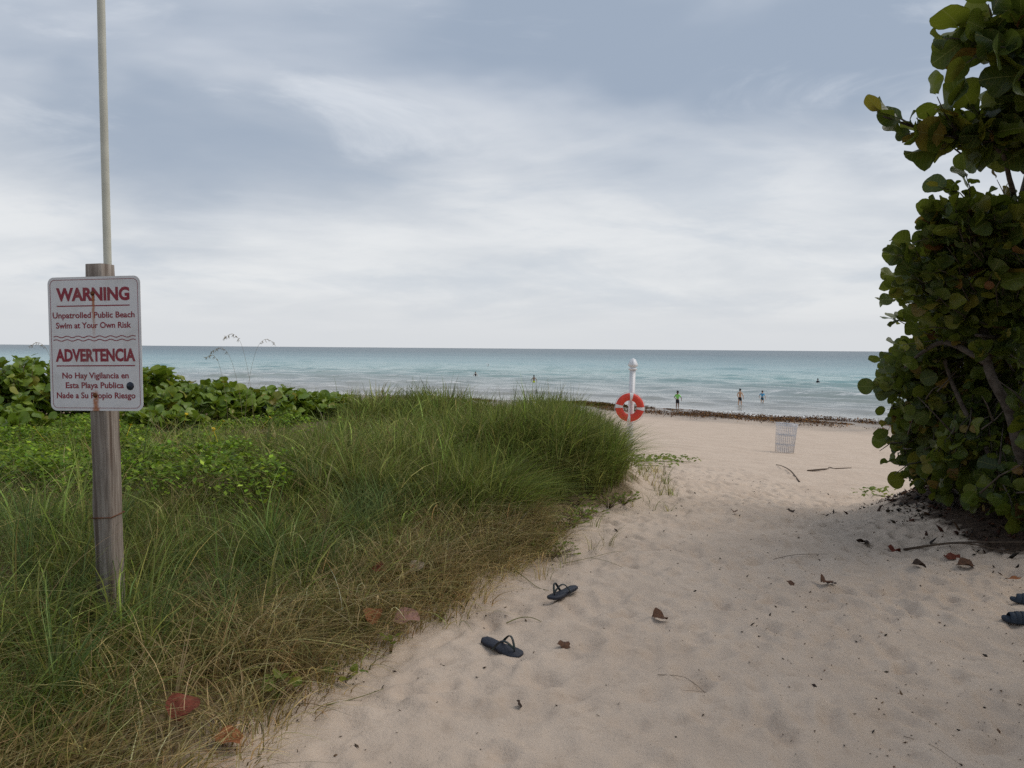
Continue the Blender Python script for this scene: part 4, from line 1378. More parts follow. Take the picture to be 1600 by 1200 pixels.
def flat_tube(mb, pts, wd, th):
    """strap of oval section"""
    P_ = [Vector(p) for p in pts]
    rings_ = []
    for i, p in enumerate(P_):
        tg = (P_[min(i + 1, len(P_) - 1)] - P_[max(i - 1, 0)]).normalized()
        outw = Vector((p.x, p.y * 0.2, max(p.z, 0.01) * 1.2)).normalized()
        w_ = tg.cross(outw).normalized()
        o_ = w_.cross(tg).normalized()
        rings_.append([p + w_ * wd * math.cos(a) + o_ * th * math.sin(a) for a in [2 * math.pi * k / 8 for k in range(8)]])
    V_ = [v for r_ in rings_ for v in r_]
    F_ = [(i * 8 + k, i * 8 + (k + 1) % 8, (i + 1) * 8 + (k + 1) % 8, (i + 1) * 8 + k) for i in range(len(P_) - 1) for k in range(8)]
    mb.add(V_, F_)


def flip_flop(x, y, heading, label, pitch=0.0, roll=0.0, lift=0.004):
    o = empty('flip_flop')
    o.matrix_world = ground_frame(x, y, heading, lift, pitch, roll)
    tag(o, label, 'flip-flop', 'flip-flops dropped on the sand path')
    s = sole_mesh(0.019, 1.0, 0.7).build('sole', M_rubber, o, False)
    st = MB()
    for sg in (-1, 1):
        pts = []
        for k in range(11):
            u = k / 10
            bx = sg * (0.042 * (1 - (1 - u) ** 2.2)) + 0.002
            by = 0.085 - 0.105 * u
            bz = 0.020 + 0.060 * math.sin(math.pi * min(1, (u + 0.10) / 1.1)) * (1 if u < 1 else 0.2)
            pts.append((bx, by, bz))
        pts.append((sg * 0.043, -0.028, 0.010))
        flat_tube(st, pts, 0.0075, 0.0035)
    st.tube([(0.002, 0.086, 0.012), (0.002, 0.084, 0.05)], 0.004, 6)
    st.build('strap', M_strap, o, True)
    return o


flip_flop(0.335, 5.16, R(-138), 'dark flip-flop lying farther up the path, toe pointing towards the grass', R(4), R(-3), 0.006)
flip_flop(-0.045, 4.36, R(126), 'dark flip-flop lying nearer the camera, its toe dug into sand', R(-5), R(4), 0.004)


def slide_sandal(x, y, heading, label):
    o = empty('sandal')
    o.matrix_world = ground_frame(x, y, heading, 0.003) @ Matrix.Diagonal((0.88, 0.88, 0.88, 1))
    tag(o, label, 'sandal', 'sandals at the shaded edge of the path')
    sole_mesh(0.030, 1.08, 0.6).build('sole', M_slate, o)
    st = MB()
    for y0, hgt in ((0.075, 0.055), (0.040, 0.065), (0.002, 0.070)):
        flat_tube(st, [(0.054 * math.cos(math.pi * k / 10), y0, 0.012 + hgt * math.sin(math.pi * k / 10)) for k in range(11)], 0.019, 0.004)
    st.build('strap', M_slate, o, True)
    return o


slide_sandal(3.15, 5.02, R(-78), 'slate blue sandal cut by the photo edge on shaded sand')
slide_sandal(3.47, 5.46, R(-60), 'dark sandal mostly hidden by the photo edge, behind the slate blue one')

# ------------------------------------------------------------------ fallen leaves, sticks and other litter
def plain_leaf_mat(name, a, b):
    return material(name, a, 0.7, 0.2, b, 7.0, 0.7, 14.0)


M_dead = [plain_leaf_mat('red_leaf', (0.195, 0.050, 0.028), (0.13, 0.034, 0.02)), plain_leaf_mat('orange_leaf', (0.33, 0.135, 0.055), (0.25, 0.085, 0.035)), plain_leaf_mat('pink_leaf', (0.36, 0.20, 0.165), (0.28, 0.15, 0.12)),
          plain_leaf_mat('tan_leaf', (0.40, 0.32, 0.24), (0.30, 0.23, 0.17)), plain_leaf_mat('brown_leaf', (0.15, 0.070, 0.038), (0.085, 0.045, 0.028)), plain_leaf_mat('dark_leaf', (0.06, 0.035, 0.024), (0.035, 0.022, 0.016))]
_dead = {}


def fallen_leaf(x, y, size, heading, mi, curl, label, lift=0.02, pitch=0.1, roll=0.1):
    key = (mi, curl)
    if key not in _dead:
        _dead[key] = leaf_mesh('fallen_leaf', M_dead[mi], 0.1, *[(0.35, 0.18, 0.05, 0.98), (0.65, 0.28, 0.07, 0.95), (-0.5, 0.2, 0.08, 0.75)][curl], seed=50 + mi)
    o = bpy.data.objects.new('fallen_leaf', _dead[key])
    link(o)
    o.matrix_world = ground_frame(x, y, heading, lift, pitch, roll) @ Matrix.Diagonal((size, size, size, 1)) @ Matrix.Translation((0, -0.5, 0))
    tag(o, label, 'leaf', 'fallen leaves')
    return o


fallen_leaf(-1.24, 3.10, 0.125, R(20), 0, 1, 'dark red curled leaf in the dry grass, lowest in the photo', 0.12, 0.5, 0.2)
fallen_leaf(-1.06, 3.08, 0.10, R(70), 1, 0, 'orange leaf lying flat where the dry grass meets the sand', 0.05, 0.25, 0.1)
fallen_leaf(-0.74, 4.36, 0.10, R(-40), 1, 1, 'orange tan leaf standing in straw beside the pink leaf', 0.115, 0.55, -0.2)
fallen_leaf(-0.57, 4.48, 0.15, R(80), 2, 0, 'round dull pink leaf in the straw at the path edge', 0.095, 0.45, 0.1)
fallen_leaf(-0.58, 5.10, 0.10, R(30), 3, 0, 'pale tan leaf high in the straw, above the pink leaf', 0.15, 0.6, 0.1)
fallen_leaf(-0.80, 4.92, 0.10, R(120), 0, 1, 'reddish curled leaf deep in the straw beside the tan leaf', 0.15, 0.5, 0.3)
fallen_leaf(0.88, 4.80, 0.095, R(60), 4, 1, 'curled brown leaf alone on the sand to the right of the flip-flops', 0.03, 0.1, 0.4)
fallen_leaf(0.29, 4.33, 0.075, R(75), 4, 2, 'small narrow brown leaf beside the nearer flip-flop', 0.022, 0.0, 0.3)
fallen_leaf(2.22, 5.77, 0.105, R(40), 4, 1, 'crumpled rust brown leaf in the middle of the shaded sand', 0.03, 0.2, 0.3)
fallen_leaf(2.27, 5.80, 0.07, R(-70), 5, 2, 'small dark crumpled leaf touching the rust brown one', 0.02, 0.1, 0.2)
fallen_leaf(2.30, 8.47, 0.075, R(10), 4, 1, 'small brown leaf far down the path, the one nearer the camera of two', 0.03, 0.2, 0.1)
fallen_leaf(3.29, 9.64, 0.11, R(80), 5, 2, 'dark leaf far down the path towards the litter basket', 0.03, 0.0, 0.2)
fallen_leaf(3.13, 6.27, 0.10, R(100), 5, 1, 'dark curled leaf on the sand below the sea grape tree', 0.03, 0.1, 0.2)
fallen_leaf(1.98, 5.78, 0.06, R(150), 4, 2, 'tiny brown leaf to the left of the rust brown crumpled leaf', 0.02, 0.1, 0.3)
fallen_leaf(0.05, 3.60, 0.045, R(5), 5, 2, 'tiny dark leaf standing alone on the near sand', 0.02, 0.2, 0.8)
fallen_leaf(3.78, 6.11, 0.15, R(95), 1, 2, 'long orange brown leaf near the sandals at the photo edge', 0.035, 0.0, 0.2)
fallen_leaf(3.62, 6.72, 0.14, R(70), 0, 2, 'red brown leaf beside the fallen branch under the tree', 0.035, 0.1, 0.2)
fallen_leaf(3.55, 6.40, 0.12, R(120), 4, 1, 'brown leaf between the fallen branch and the sandals', 0.03, 0.1, 0.1)
fallen_leaf(3.35, 7.15, 0.11, R(60), 0, 1, 'rusty leaf on the sand just outside the shade of the tree', 0.03, 0.1, 0.1)
fallen_leaf(3.20, 7.45, 0.12, R(-30), 5, 0, 'dark leaf on the sand at the tip of the fallen branch', 0.02, 0.1, 0.1)


M_twig = material('dry_twig', (0.12, 0.085, 0.060), 0.85, 0.15, (0.07, 0.05, 0.036), 30.0)
M_stalk = material('olive_stalk', (0.20, 0.18, 0.07), 0.75, 0.2, (0.13, 0.14, 0.045), 20.0)


def stick(pts, r, label, mat, lift=0.006, fork=None):
    """bent stick lying on the sand through ground points (x, y[, extra height])"""
    P_ = [Vector((p[0], p[1], G(p[0], p[1]) + lift + (p[2] if len(p) > 2 else 0))) for p in pts]
    base = P_[0].copy()
    mb = MB()
    limb(mb, [p - base for p in P_], r, r * 0.45, 6)
    o = mb.build('stick', mat, None, True, loc=base)
    if fork:
        fb = MB()
        Q = [Vector((p[0], p[1], G(p[0], p[1]) + lift + (p[2] if len(p) > 2 else 0))) - base for p in fork]
        limb(fb, Q, r * 0.7, r * 0.3, 5)
        fb.build('side_twig', mat, o, True)
    return tag(o, label, 'stick', 'sticks and stalks lying on the sand')


stick([(6.3, 17.5), (6.8, 18.0, 0.02), (7.4, 18.9), (8.05, 19.5, 0.06)], 0.022, 'long dark stick across the sand in front of the litter basket', M_twig, fork=[(7.4, 18.9), (7.5, 19.4, 0.03), (7.7, 20.0)])
stick([(5.15, 14.7), (5.5, 16.2, 0.05), (5.85, 17.8, 0.05), (6.05, 18.8)], 0.015, 'thin curved stick pointing up the beach towards the litter basket', M_twig)
stick([(0.02, 5.70, 0.03), (0.10, 5.55, 0.02), (0.18, 5.42), (0.25, 5.33)], 0.0035, 'thin olive stalk reaching from the grass above the farther flip-flop', M_stalk)
stick([(-0.02, 4.71), (0.05, 4.76, 0.015), (0.12, 4.77, 0.015), (0.18, 4.73)], 0.004, 'short curved green stalk between the two flip-flops', M_stalk)
stick([(2.07, 6.45), (2.3, 6.62, 0.01), (2.60, 6.74)], 0.0028, 'thin twig lying across the middle of the path', M_twig)
stick([(3.45, 7.20), (3.75, 7.0, 0.03), (4.05, 6.75, 0.03), (4.4, 6.55)], 0.013, 'fallen dead branch on the leaf litter under the tree', M_twig, fork=[(3.75, 7.0, 0.03), (3.85, 6.8, 0.04), (4.0, 6.55)])
stick([(0.72, 3.97), (0.85, 3.96, 0.008), (0.93, 3.88), (0.91, 3.80), (0.80, 3.80)], 0.0013, 'hooked dark root fibre on the near sand', M_twig)
stick([(1.66, 3.42), (1.72, 3.30), (1.76, 3.15)], 0.0012, 'fine dark root fibre at the bottom of the photo', M_twig)
stick([(0.38, 6.05), (0.60, 6.18, 0.01), (0.78, 6.32, 0.02), (0.90, 6.55)], 0.0024, 'dry grass runner trailing from the dune edge onto sand', M_stalk, fork=[(0.60, 6.18, 0.01), (0.72, 6.10, 0.01), (0.86, 6.12)])
stick([(-0.80, 3.55), (-0.68, 3.66, 0.01), (-0.58, 3.75)], 0.003, 'short straw stalk on the sand near the lowest leaves', M_stalk)

# specks of bark, seed and leaf scattered on the sand
def flecks(name, x, y, size, tint, label, cat, lift=0.002, tilt=0.35):
    N = len(x)
    a = rng.uniform(0, 2 * math.pi, N)
    d = np.stack([np.sin(a), np.cos(a), rng.normal(0, tilt, N)], -1)
    s = np.stack([np.cos(a), -np.sin(a), rng.normal(0, tilt, N)], -1) * rng.uniform(0.22, 0.6, (N, 1))
    c = np.stack([x, y, ground_full(x, y) + lift + 0.25 * size], -1)
    L = size[:, None]
    up = np.array([[0, 0, 1.0]]) * L * rng.uniform(0.1, 0.4, (N, 1))
    V = np.stack([c - d * L, c - d * L * 0.2 + s * L + up * 0.5, c + d * L, c - s * L * 0.8, c + up, c - up], 1)
    base = (np.arange(N) * 6)[:, None, None]
    F_ = (base + np.array([[0, 1, 4], [1, 2, 4], [2, 3, 4], [3, 0, 4], [1, 0, 5], [2, 1, 5], [3, 2, 5], [0, 3, 5]])[None]).reshape(-1, 3)
    me = mesh_np(name, V.reshape(-1, 3), F_, [M_cover])
    c4 = np.ones((N, 4), dtype=np.float32)
    c4[:, :3] = tint
    attr(me, 'tint', np.repeat(c4, 6, axis=0), 'FLOAT_COLOR')
    return tag(link(bpy.data.objects.new(name, me)), label, cat, kind='stuff')


n = 26000
x = rng.uniform(-1.3, 5.2, n); y = 2.3 + 12 * rng.random(n) ** 1.3
dens_ = (0.10 + 0.55 * sstep(x / y, 0.10, 0.55) + 0.5 * sstep(-np.abs(edge_left(y) - x), -0.7, -0.1)) * (0.35 + 0.65 * sstep(fbm(x * 2, y * 2, 141, 2), -0.4, 0.4)) * (x > edge_left(y) - 0.1)
k = rng.random(n) < 0.42 * dens_
x, y = x[k], y[k]
flecks('debris', x, y, np.exp(rng.normal(math.log(0.0062), 0.5, len(x))).clip(0.003, 0.028), palette([(0.05, 0.035, 0.025), (0.09, 0.055, 0.035), (0.03, 0.025, 0.02), (0.16, 0.10, 0.06)], len(x)), 'dark specks of bark and seed scattered over the sand', 'debris')
n = 12000
x = rng.uniform(2.9, 7.5, n); y = rng.uniform(5.6, 11.0, n)
dr_ = x - edge_right(y) + 0.35 * fbm(x * 1.6, y * 1.6, 151, 3)
k = rng.random(n) < 0.6 * sstep(dr_, -0.9, 0.4) ** 2.4
x, y = x[k], y[k]
flecks('leaf_litter', x, y, np.exp(rng.normal(math.log(0.018), 0.55, len(x))).clip(0.006, 0.08), palette([(0.045, 0.030, 0.022), (0.10, 0.045, 0.028), (0.03, 0.022, 0.018), (0.15, 0.075, 0.04), (0.07, 0.05, 0.03)], len(x)), 'dark dead leaves and bark carpeting the ground under the tree', 'leaf litter', 0.004, 0.6)
n = 2600
x = rng.uniform(-3.0, 1.0, n); y = rng.uniform(2.2, 8.5, n)
k = (rng.random(n) < 0.5 * sstep(dl(x, y), -0.12, 0.1) * sstep(-dl(x, y), -0.9, -0.3))
x, y = x[k], y[k]
flecks('thatch_bits', x, y, np.exp(rng.normal(math.log(0.014), 0.4, len(x))).clip(0.006, 0.04), palette([(0.16, 0.10, 0.06), (0.09, 0.06, 0.035), (0.25, 0.18, 0.10)], len(x)), 'broken leaf bits among the straw along the path edge', 'leaf litter', 0.01, 0.6)

# ------------------------------------------------------------------ small plants at the margins
M_weed = grape_material('weed_leaf', [(0.0, (0.10, 0.165, 0.02)), (0.5, (0.15, 0.215, 0.025)), (1.0, (0.24, 0.25, 0.04))], 0.35, 0.5, 0.25)
WEED = [leaf_mesh('weed_leaf', M_weed, 0.05, 0.2, 0.2, 0.04, 0.60, seed=70), leaf_mesh('weed_leaf', M_weed, 0.05, 0.3, 0.05, 0.04, 0.72, seed=71)]


def weed(x, y, nl, size, hgt, label, seed, spread=0.05, lift=0.0):
    rr_ = random.Random(seed)
    o = tag(empty('weed', (x, y, G(x, y) + lift)), label, 'plant', 'small green plants at the dune edge')
    st = MB()
    for k in range(nl):
        a = k * 2.4 + rr_.uniform(-.4, .4)
        r_ = spread * rr_.uniform(0.3, 1.0)
        tip = Vector((r_ * math.sin(a), r_ * math.cos(a), hgt * rr_.uniform(0.4, 1.0)))
        st.tube([(0, 0, -0.02), tip * 0.5 + Vector((0, 0, 0.01)), tip], 0.0022, 4)
        d = Vector((math.sin(a), math.cos(a), rr_.uniform(0.0, 0.8)))
        lf = link(bpy.data.objects.new('leaf', WEED[k % 2]), o)
        lf.matrix_local = leaf_matrix(tip, d, Vector((rr_.uniform(-.4, .4), rr_.uniform(-.6, .3), 1)), size * rr_.uniform(0.7, 1.2))
    st.build('stem', M_stem, o, True)
    return o


weed(-0.98, 3.50, 14, 0.055, 0.11, 'bright green broad leaved weed in the dry grass near the lowest leaves', 1)
weed(-0.78, 3.84, 10, 0.052, 0.06, 'flat yellow green weed where the straw meets the sand', 2, 0.07)
weed(-0.62, 4.25, 6, 0.05, 0.10, 'small weed in the straw below the pink leaf', 3)
for i, (wx, wy) in enumerate([(0.58, 7.55), (0.42, 7.05), (0.72, 7.85), (0.22, 6.55), (0.33, 6.30), (0.98, 8.25), (1.15, 8.45), (0.50, 7.30), (0.62, 8.05)]):
    weed(wx, wy, 46, 0.040, 0.10, ['leafy weed clump at the foot of the tall grass, second from the sand point', 'low leafy weed spilling onto sand below the tall grass', 'leafy weed tucked under the tall grass overhang', 'small weed above the farther flip-flop, at the straw edge',
         'lowest leafy weed on the sand edge above the farther flip-flop', 'leafy weed beside the far right corner of the tall grass', 'outermost weed at the right corner of the tall grass', 'middle weed of the row under the tall grass', 'weed hidden deepest under the tall grass overhang'][i], 20 + i, 0.20)


def vine(pts, n, size, label, seed):
    rr_ = random.Random(seed)
    P_ = [Vector((px, py, G(px, py) + 0.015)) for px, py in pts]
    base = P_[0].copy()
    o = tag(empty('beach_vine', base), label, 'plant', 'creeping plants on the beach')
    st = MB()
    line = limb(st, [p - base for p in P_], 0.007, 0.003, 5)
    st.build('stem', M_stem, o, True)
    for k in range(n):
        p = line[rr_.randrange(len(line))]
        a = rr_.uniform(0, 6.28)
        lf = link(bpy.data.objects.new('leaf', WEED[k % 2]), o)
        off = Vector((rr_.gauss(0, .16), rr_.gauss(0, .16), rr_.uniform(0.0, 0.12)))
        lf.matrix_local = leaf_matrix(p + off, (math.sin(a), math.cos(a), rr_.uniform(0.1, 0.9)), (rr_.uniform(-.5, .5), -0.3, 1), size * rr_.uniform(0.7, 1.25))
    return o


vine([(2.35, 15.5), (2.75, 16.2), (3.2, 16.8), (3.75, 17.3)], 150, 0.075, 'longest creeping beach vine reaching onto the sand beside the tall grass', 5)
vine([(2.2, 14.6), (2.5, 15.0), (2.95, 15.2)], 80, 0.07, 'shorter creeping beach vine close under the tall grass', 6)
vine([(6.1, 13.4), (5.7, 12.9), (5.35, 12.2)], 50, 0.08, 'creeping vine on the sand bank at the foot of the tree', 7)

edge2 = lambda x, y: sstep(-np.abs(dl(x, y) + 0.12), -0.45, -0.05)
grow('runner_grass', 'sparse grass sprigs creeping out onto the sand', 70, (0.2, 2.8, 5.6, 17.0), 9, 0.05, (0.12, 0.34), (0.4, 1.3), 0.0026, GREEN + STRAW, edge2, K=4, radial=0.9)

M_oat = material('seed_head', (0.38, 0.31, 0.20), 0.8, 0.1, (0.21, 0.15, 0.08), 40.0)


def sea_oat(x, y, top, dx, head, label, seed):
    """tall stalk with a drooping seed plume"""
    rr_ = random.Random(seed)
    g = float(ground_base(x, y))
    o = tag(empty('sea_oat', (x, y, g)), label, 'plant', 'sea oats standing against the horizon')
    H = top - g
    st = MB()
    line = limb(st, [(0, 0, 0), (dx * 0.12, 0, H * 0.5), (dx * 0.45, 0, H * 0.88), (dx * 0.8, 0, H), (dx * 1.15, 0, H - abs(dx) * 0.12)], 0.0019, 0.0009, 5)
    st.build('stem', M_oat, o, True)
    hd = MB()
    for k in range(head):
        p = line[-1 - int(k / head * 7)]
        q = p + Vector((rr_.uniform(-.02, .04) * (1 if dx > 0 else -1), rr_.uniform(-.03, .03), rr_.uniform(-.045, .005)))
        hd.tube([p, p.lerp(q, 0.5), q], [0.0008, 0.0030, 0.0008], 5)
    hd.build('seed_head', M_oat, o, True)
    return o


sea_oat(-2.80, 9.0, 1.73, -0.28, 26, 'tallest sea oat, arching left of the gap between shrubs', 1)
sea_oat(-2.95, 9.1, 1.58, -0.30, 22, 'second sea oat with a plume below the horizon line, beside the tallest', 2)
sea_oat(-3.05, 9.4, 1.68, 0.30, 18, 'sea oat arching to the right above the horizon', 3)
sea_oat(-4.95, 9.1, 1.62, -0.30, 18, 'sea oat at the far left, leaning towards the photo edge behind the sign', 4)
sea_oat(-3.15, 9.2, 1.50, -0.22, 18, 'short sea oat with a small plume in front of the water', 5)

M_petal = material('yellow_petal', (0.75, 0.52, 0.02), 0.6, 0.2)
for i, (fx_, fy_) in enumerate([(-4.1, 8.6), (-3.0, 8.3), (-3.35, 9.6), (-3.6, 7.8), (-2.6, 7.2), (-4.4, 7.6), (-4.75, 7.9), (-3.9, 9.9), (-2.9, 9.9)]):
    fl = MB()
    for k in range(6):
        a = 2 * math.pi * k / 6
        fl.add([(0, 0, 0), (0.016 * math.cos(a - .35), 0.016 * math.sin(a - .35), 0.006), (0.024 * math.cos(a), 0.024 * math.sin(a), 0.004), (0.016 * math.cos(a + .35), 0.016 * math.sin(a + .35), 0.006)], [(0, 1, 2, 3)])
    fl.lathe([(0.007, 0.0), (0.006, 0.006), (0.0001, 0.008)], 6)
    fl.tube([(0, 0, -0.30), (0, 0, 0)], 0.0014, 4)
    o = fl.build('yellow_flower', M_petal, None, loc=(fx_, fy_, float(ground_base(fx_, fy_)) + 0.33), rot=(R(35), 0, i))
    tag(o, 'tiny yellow flower in the low green ground cover', 'flower', 'yellow flowers in the ground cover')

# ------------------------------------------------------------------ seaweed along the water's edge
n = 60000
x = rng.uniform(-12, 46, n)
off = rng.normal(0, 1, n)
band = rng.random(n)
s_ = np.where(band < 0.25, 0.7 + 0.4 * off, 4.6 + 1.9 * off).clip(-0.2, 10)
patch = fbm(x * 0.22, s_ * 0.30, 161, 4)
patch2 = fbm(x * 0.9, s_ * 0.9, 165, 2)
k = rng.random(n) < sstep(patch + 0.7 * patch2, 0.0, 0.75) * 0.9
x, s_, patch = x[k], s_[k], patch[k]
y = shore_y(x) - s_ * 1.28
N = len(x)
z = np.maximum(ground_base(x, y), WATER) + rng.uniform(-0.01, 1, N) ** 2 * 0.24 * sstep(patch, -0.1, 0.7)
root = np.stack([x, y, z], -1)
o = blades('seaweed', root, rng.uniform(0.06, 0.20, N), rng.uniform(0, 6.28, N), rng.uniform(1.0, 2.6, N), rng.uniform(0.02, 0.06, N), palette([(0.145, 0.068, 0.026), (0.065, 0.032, 0.018), (0.24, 0.125, 0.036), (0.045, 0.025, 0.016), (0.20, 0.11, 0.05)], N), 2)
tag(o, 'rust brown seaweed washed up along the water line', 'seaweed', kind='stuff')
n = 2600
a = rng.uniform(0, 2 * math.pi, n); q_ = np.sqrt(rng.random(n))
mxx, myy = 6.9, float(shore_y(6.9)) - 1.6
x = mxx + 3.2 * q_ * np.cos(a); y = myy - 0.78 * (x - mxx) + 1.3 * q_ * np.sin(a)
z = np.maximum(ground_base(x, y), WATER) + 0.32 * (1 - q_ ** 2) * rng.random(n)
o = blades('seaweed_mat', np.stack([x, y, z], -1), rng.uniform(0.10, 0.26, n), rng.uniform(0, 6.28, n), rng.uniform(1.0, 2.6, n), rng.uniform(0.03, 0.07, n), palette([(0.15, 0.095, 0.025), (0.10, 0.055, 0.02), (0.19, 0.13, 0.035)], n), 2)
tag(o, 'olive brown seaweed heap at the water edge just left of the lifebuoy', 'seaweed')


# ------------------------------------------------------------------ people at the water's edge
def skinned(name, verts, edges, radii, mat, parent, root=0, level=2):
    me = bpy.data.meshes.new(name)
    me.from_pydata(verts, edges, [])
    o = link(bpy.data.objects.new(name, me))
    o.modifiers.new('Skin', 'SKIN').use_smooth_shade = True
    for i, r_ in enumerate(radii):
        d = me.skin_vertices[0].data[i]
        d.radius = (r_, r_) if not isinstance(r_, tuple) else r_
        d.use_root = (i == root)
    o.modifiers.new('Sub', 'SUBSURF').levels = level
    dg = bpy.context.evaluated_depsgraph_get()
    new = bpy.data.meshes.new_from_object(o.evaluated_get(dg))
    o.modifiers.clear()
    o.data = new
    bpy.data.meshes.remove(me)
    new.materials.clear()
    new.materials.append(mat)
    o.parent = parent
    return o


def person(loc, yaw, H, skin, hair, top, bottom, label, arms=((0.07, 0.0), (0.07, 0.0)), elbow=(0.04, 0.04), stride=0.03, lean=0.0, long_hair=False, sleeves=True):
    """+Y is the way the figure faces; arms = (out, forward) of the hand for each side, in heights"""
    o = tag(empty('person', loc, (R(lean), 0, yaw)), label, 'person', 'people in the shallows')
    V_, E_, W_ = [], [], []

    def jt(p, r_, link_to=None):
        V_.append(tuple(c_ * H for c_ in p))
        W_.append(tuple(c_ * H for c_ in r_) if isinstance(r_, tuple) else r_ * H)
        if link_to is not None:
            E_.append((link_to, len(V_) - 1))
        return len(V_) - 1
    pel = jt((0, 0, 0.52), (0.072, 0.055))
    wst = jt((0, 0.005, 0.61), (0.066, 0.048), pel)
    chs = jt((0, 0.0, 0.72), (0.080, 0.055), wst)
    shl = jt((0, -0.005, 0.80), (0.060, 0.042), chs)
    nk = jt((0, 0.0, 0.845), 0.028, shl)
    hd0 = jt((0, 0.008, 0.885), (0.040, 0.046), nk)
    hd1 = jt((0, 0.008, 0.935), (0.045, 0.054), hd0)
    jt((0, 0.002, 0.978), (0.030, 0.036), hd1)
    jt((0, 0.066, 0.905), 0.008, hd0)                      # nose
    for sg in (-1, 1):
        jt((sg * 0.047, 0.0, 0.912), 0.008, hd0)           # ear
    arms_ix = []
    for k, sg in enumerate((-1, 1)):
        out, fwd = arms[k]
        s0 = jt((sg * 0.105, -0.004, 0.795), 0.030, shl)
        e0 = jt((sg * (0.115 + elbow[k] + out * 0.4), -0.012 + fwd * 0.35, 0.635 + abs(fwd) * 0.15), 0.022, s0)
        w0 = jt((sg * (0.115 + out), fwd + 0.02, 0.495 + abs(fwd) * 0.45), 0.016, e0)
        h0 = jt((sg * (0.117 + out), fwd + 0.03, 0.458 + abs(fwd) * 0.45), (0.010, 0.020), w0)
        arms_ix.append((s0, e0))
        for j, ln in enumerate((0.034, 0.040, 0.037, 0.029)):
            m0 = jt((sg * (0.117 + out), fwd + 0.010 + 0.012 * j, 0.440 + abs(fwd) * 0.45), 0.0058, h0)
            jt((sg * (0.114 + out), fwd + 0.012 + 0.012 * j, 0.440 - ln * 0.8 + abs(fwd) * 0.45), 0.0050, m0)
        jt((sg * (0.112 + out), fwd + 0.052, 0.445 + abs(fwd) * 0.45), 0.0060, h0)   # thumb
    legs = []
    for k, sg in enumerate((-1, 1)):
        sf = stride * (1 if k else -1)
        hp = jt((sg * 0.048, 0, 0.485), 0.052, pel)
        kn = jt((sg * 0.052, sf * 0.7 + 0.008, 0.275), 0.032, hp)
        cf = jt((sg * 0.052, sf - 0.006, 0.19), 0.030, kn)
        an = jt((sg * 0.052, sf - 0.010, 0.045), 0.019, cf)
        jt((sg * 0.056, sf + 0.055, 0.016), (0.024, 0.014), an)
        legs.append((hp, kn))
    skinned('body', V_, E_, W_, skin, o)
    if bottom:
        bv = [(0, 0, 0.575), (0, 0, 0.52), (-0.048, 0, 0.47), (-0.052, 0.004, 0.335), (0.048, 0, 0.47), (0.052, 0.004, 0.335)]
        skinned('shorts', [tuple(c_ * H for c_ in p) for p in bv], [(0, 1), (1, 2), (2, 3), (1, 4), (4, 5)], [(0.078 * H, 0.062 * H), (0.084 * H, 0.068 * H)] + [0.062 * H, 0.056 * H] * 2, bottom, o, 1)
    if top:
        tv = [(0, 0.002, 0.56), (0, 0.004, 0.63), (0, 0, 0.72), (0, -0.004, 0.80), (0, 0, 0.835)]
        te = [(0, 1), (1, 2), (2, 3), (3, 4)]
        tr_ = [(0.082 * H, 0.064 * H), (0.078 * H, 0.060 * H), (0.090 * H, 0.066 * H), (0.072 * H, 0.054 * H), 0.036 * H]
        if sleeves:
            for k in range(2):
                s0, e0 = arms_ix[k]
                a_ = Vector(V_[s0]) / H; b_ = Vector(V_[e0]) / H
                tv += [tuple(a_), tuple(a_.lerp(b_, 0.85))]
                te += [(3, len(tv) - 2), (len(tv) - 2, len(tv) - 1)]
                tr_ += [0.040 * H, 0.033 * H]
        skinned('shirt', [tuple(c_ * H for c_ in p) for p in tv], te, tr_, top, o, 2)
    hv = [(0, -0.012, 0.915), (0, -0.008, 0.955), (0, 0.004, 0.985)]
    hr = [(0.046 * H, 0.044 * H), (0.050 * H, 0.056 * H), (0.034 * H, 0.040 * H)]
    he = [(0, 1), (1, 2)]
    if long_hair:
        hv += [(0, -0.040, 0.86), (0, -0.045, 0.80)]
        hr += [(0.036 * H, 0.022 * H), (0.024 * H, 0.014 * H)]
        he += [(0, 3), (3, 4)]
    skinned('hair', [tuple(c_ * H for c_ in p) for p in hv], he, hr, hair, o, 1)
    return o


SK1 = material('light_tan_skin', (0.62, 0.34, 0.19), 0.55, 0.3)
SK2 = material('brown_skin', (0.27, 0.145, 0.085), 0.55, 0.3)
SK3 = material('fair_skin', (0.55, 0.36, 0.27), 0.55, 0.3)
HR = material('dark_hair', (0.018, 0.013, 0.010), 0.5, 0.3)
LIME = material('lime_fabric', (0.34, 0.80, 0.18), 0.8, 0.1, (0.28, 0.70, 0.14), 6.0)
BLUE = material('blue_fabric', (0.10, 0.42, 0.68), 0.8, 0.1, (0.08, 0.34, 0.58), 6.0)
NAVY = material('dark_shorts', (0.020, 0.022, 0.030), 0.8, 0.1, (0.04, 0.04, 0.045), 8.0)
TEAL = material('teal_shorts', (0.03, 0.10, 0.15), 0.8, 0.1)
LEMON = material('yellow_swimwear', (0.66, 0.72, 0.06), 0.7, 0.2)
DARK = material('dark_swimwear', (0.03, 0.03, 0.045), 0.7, 0.2)


def seabed(x, y):
    return float(ground_base(x, y))


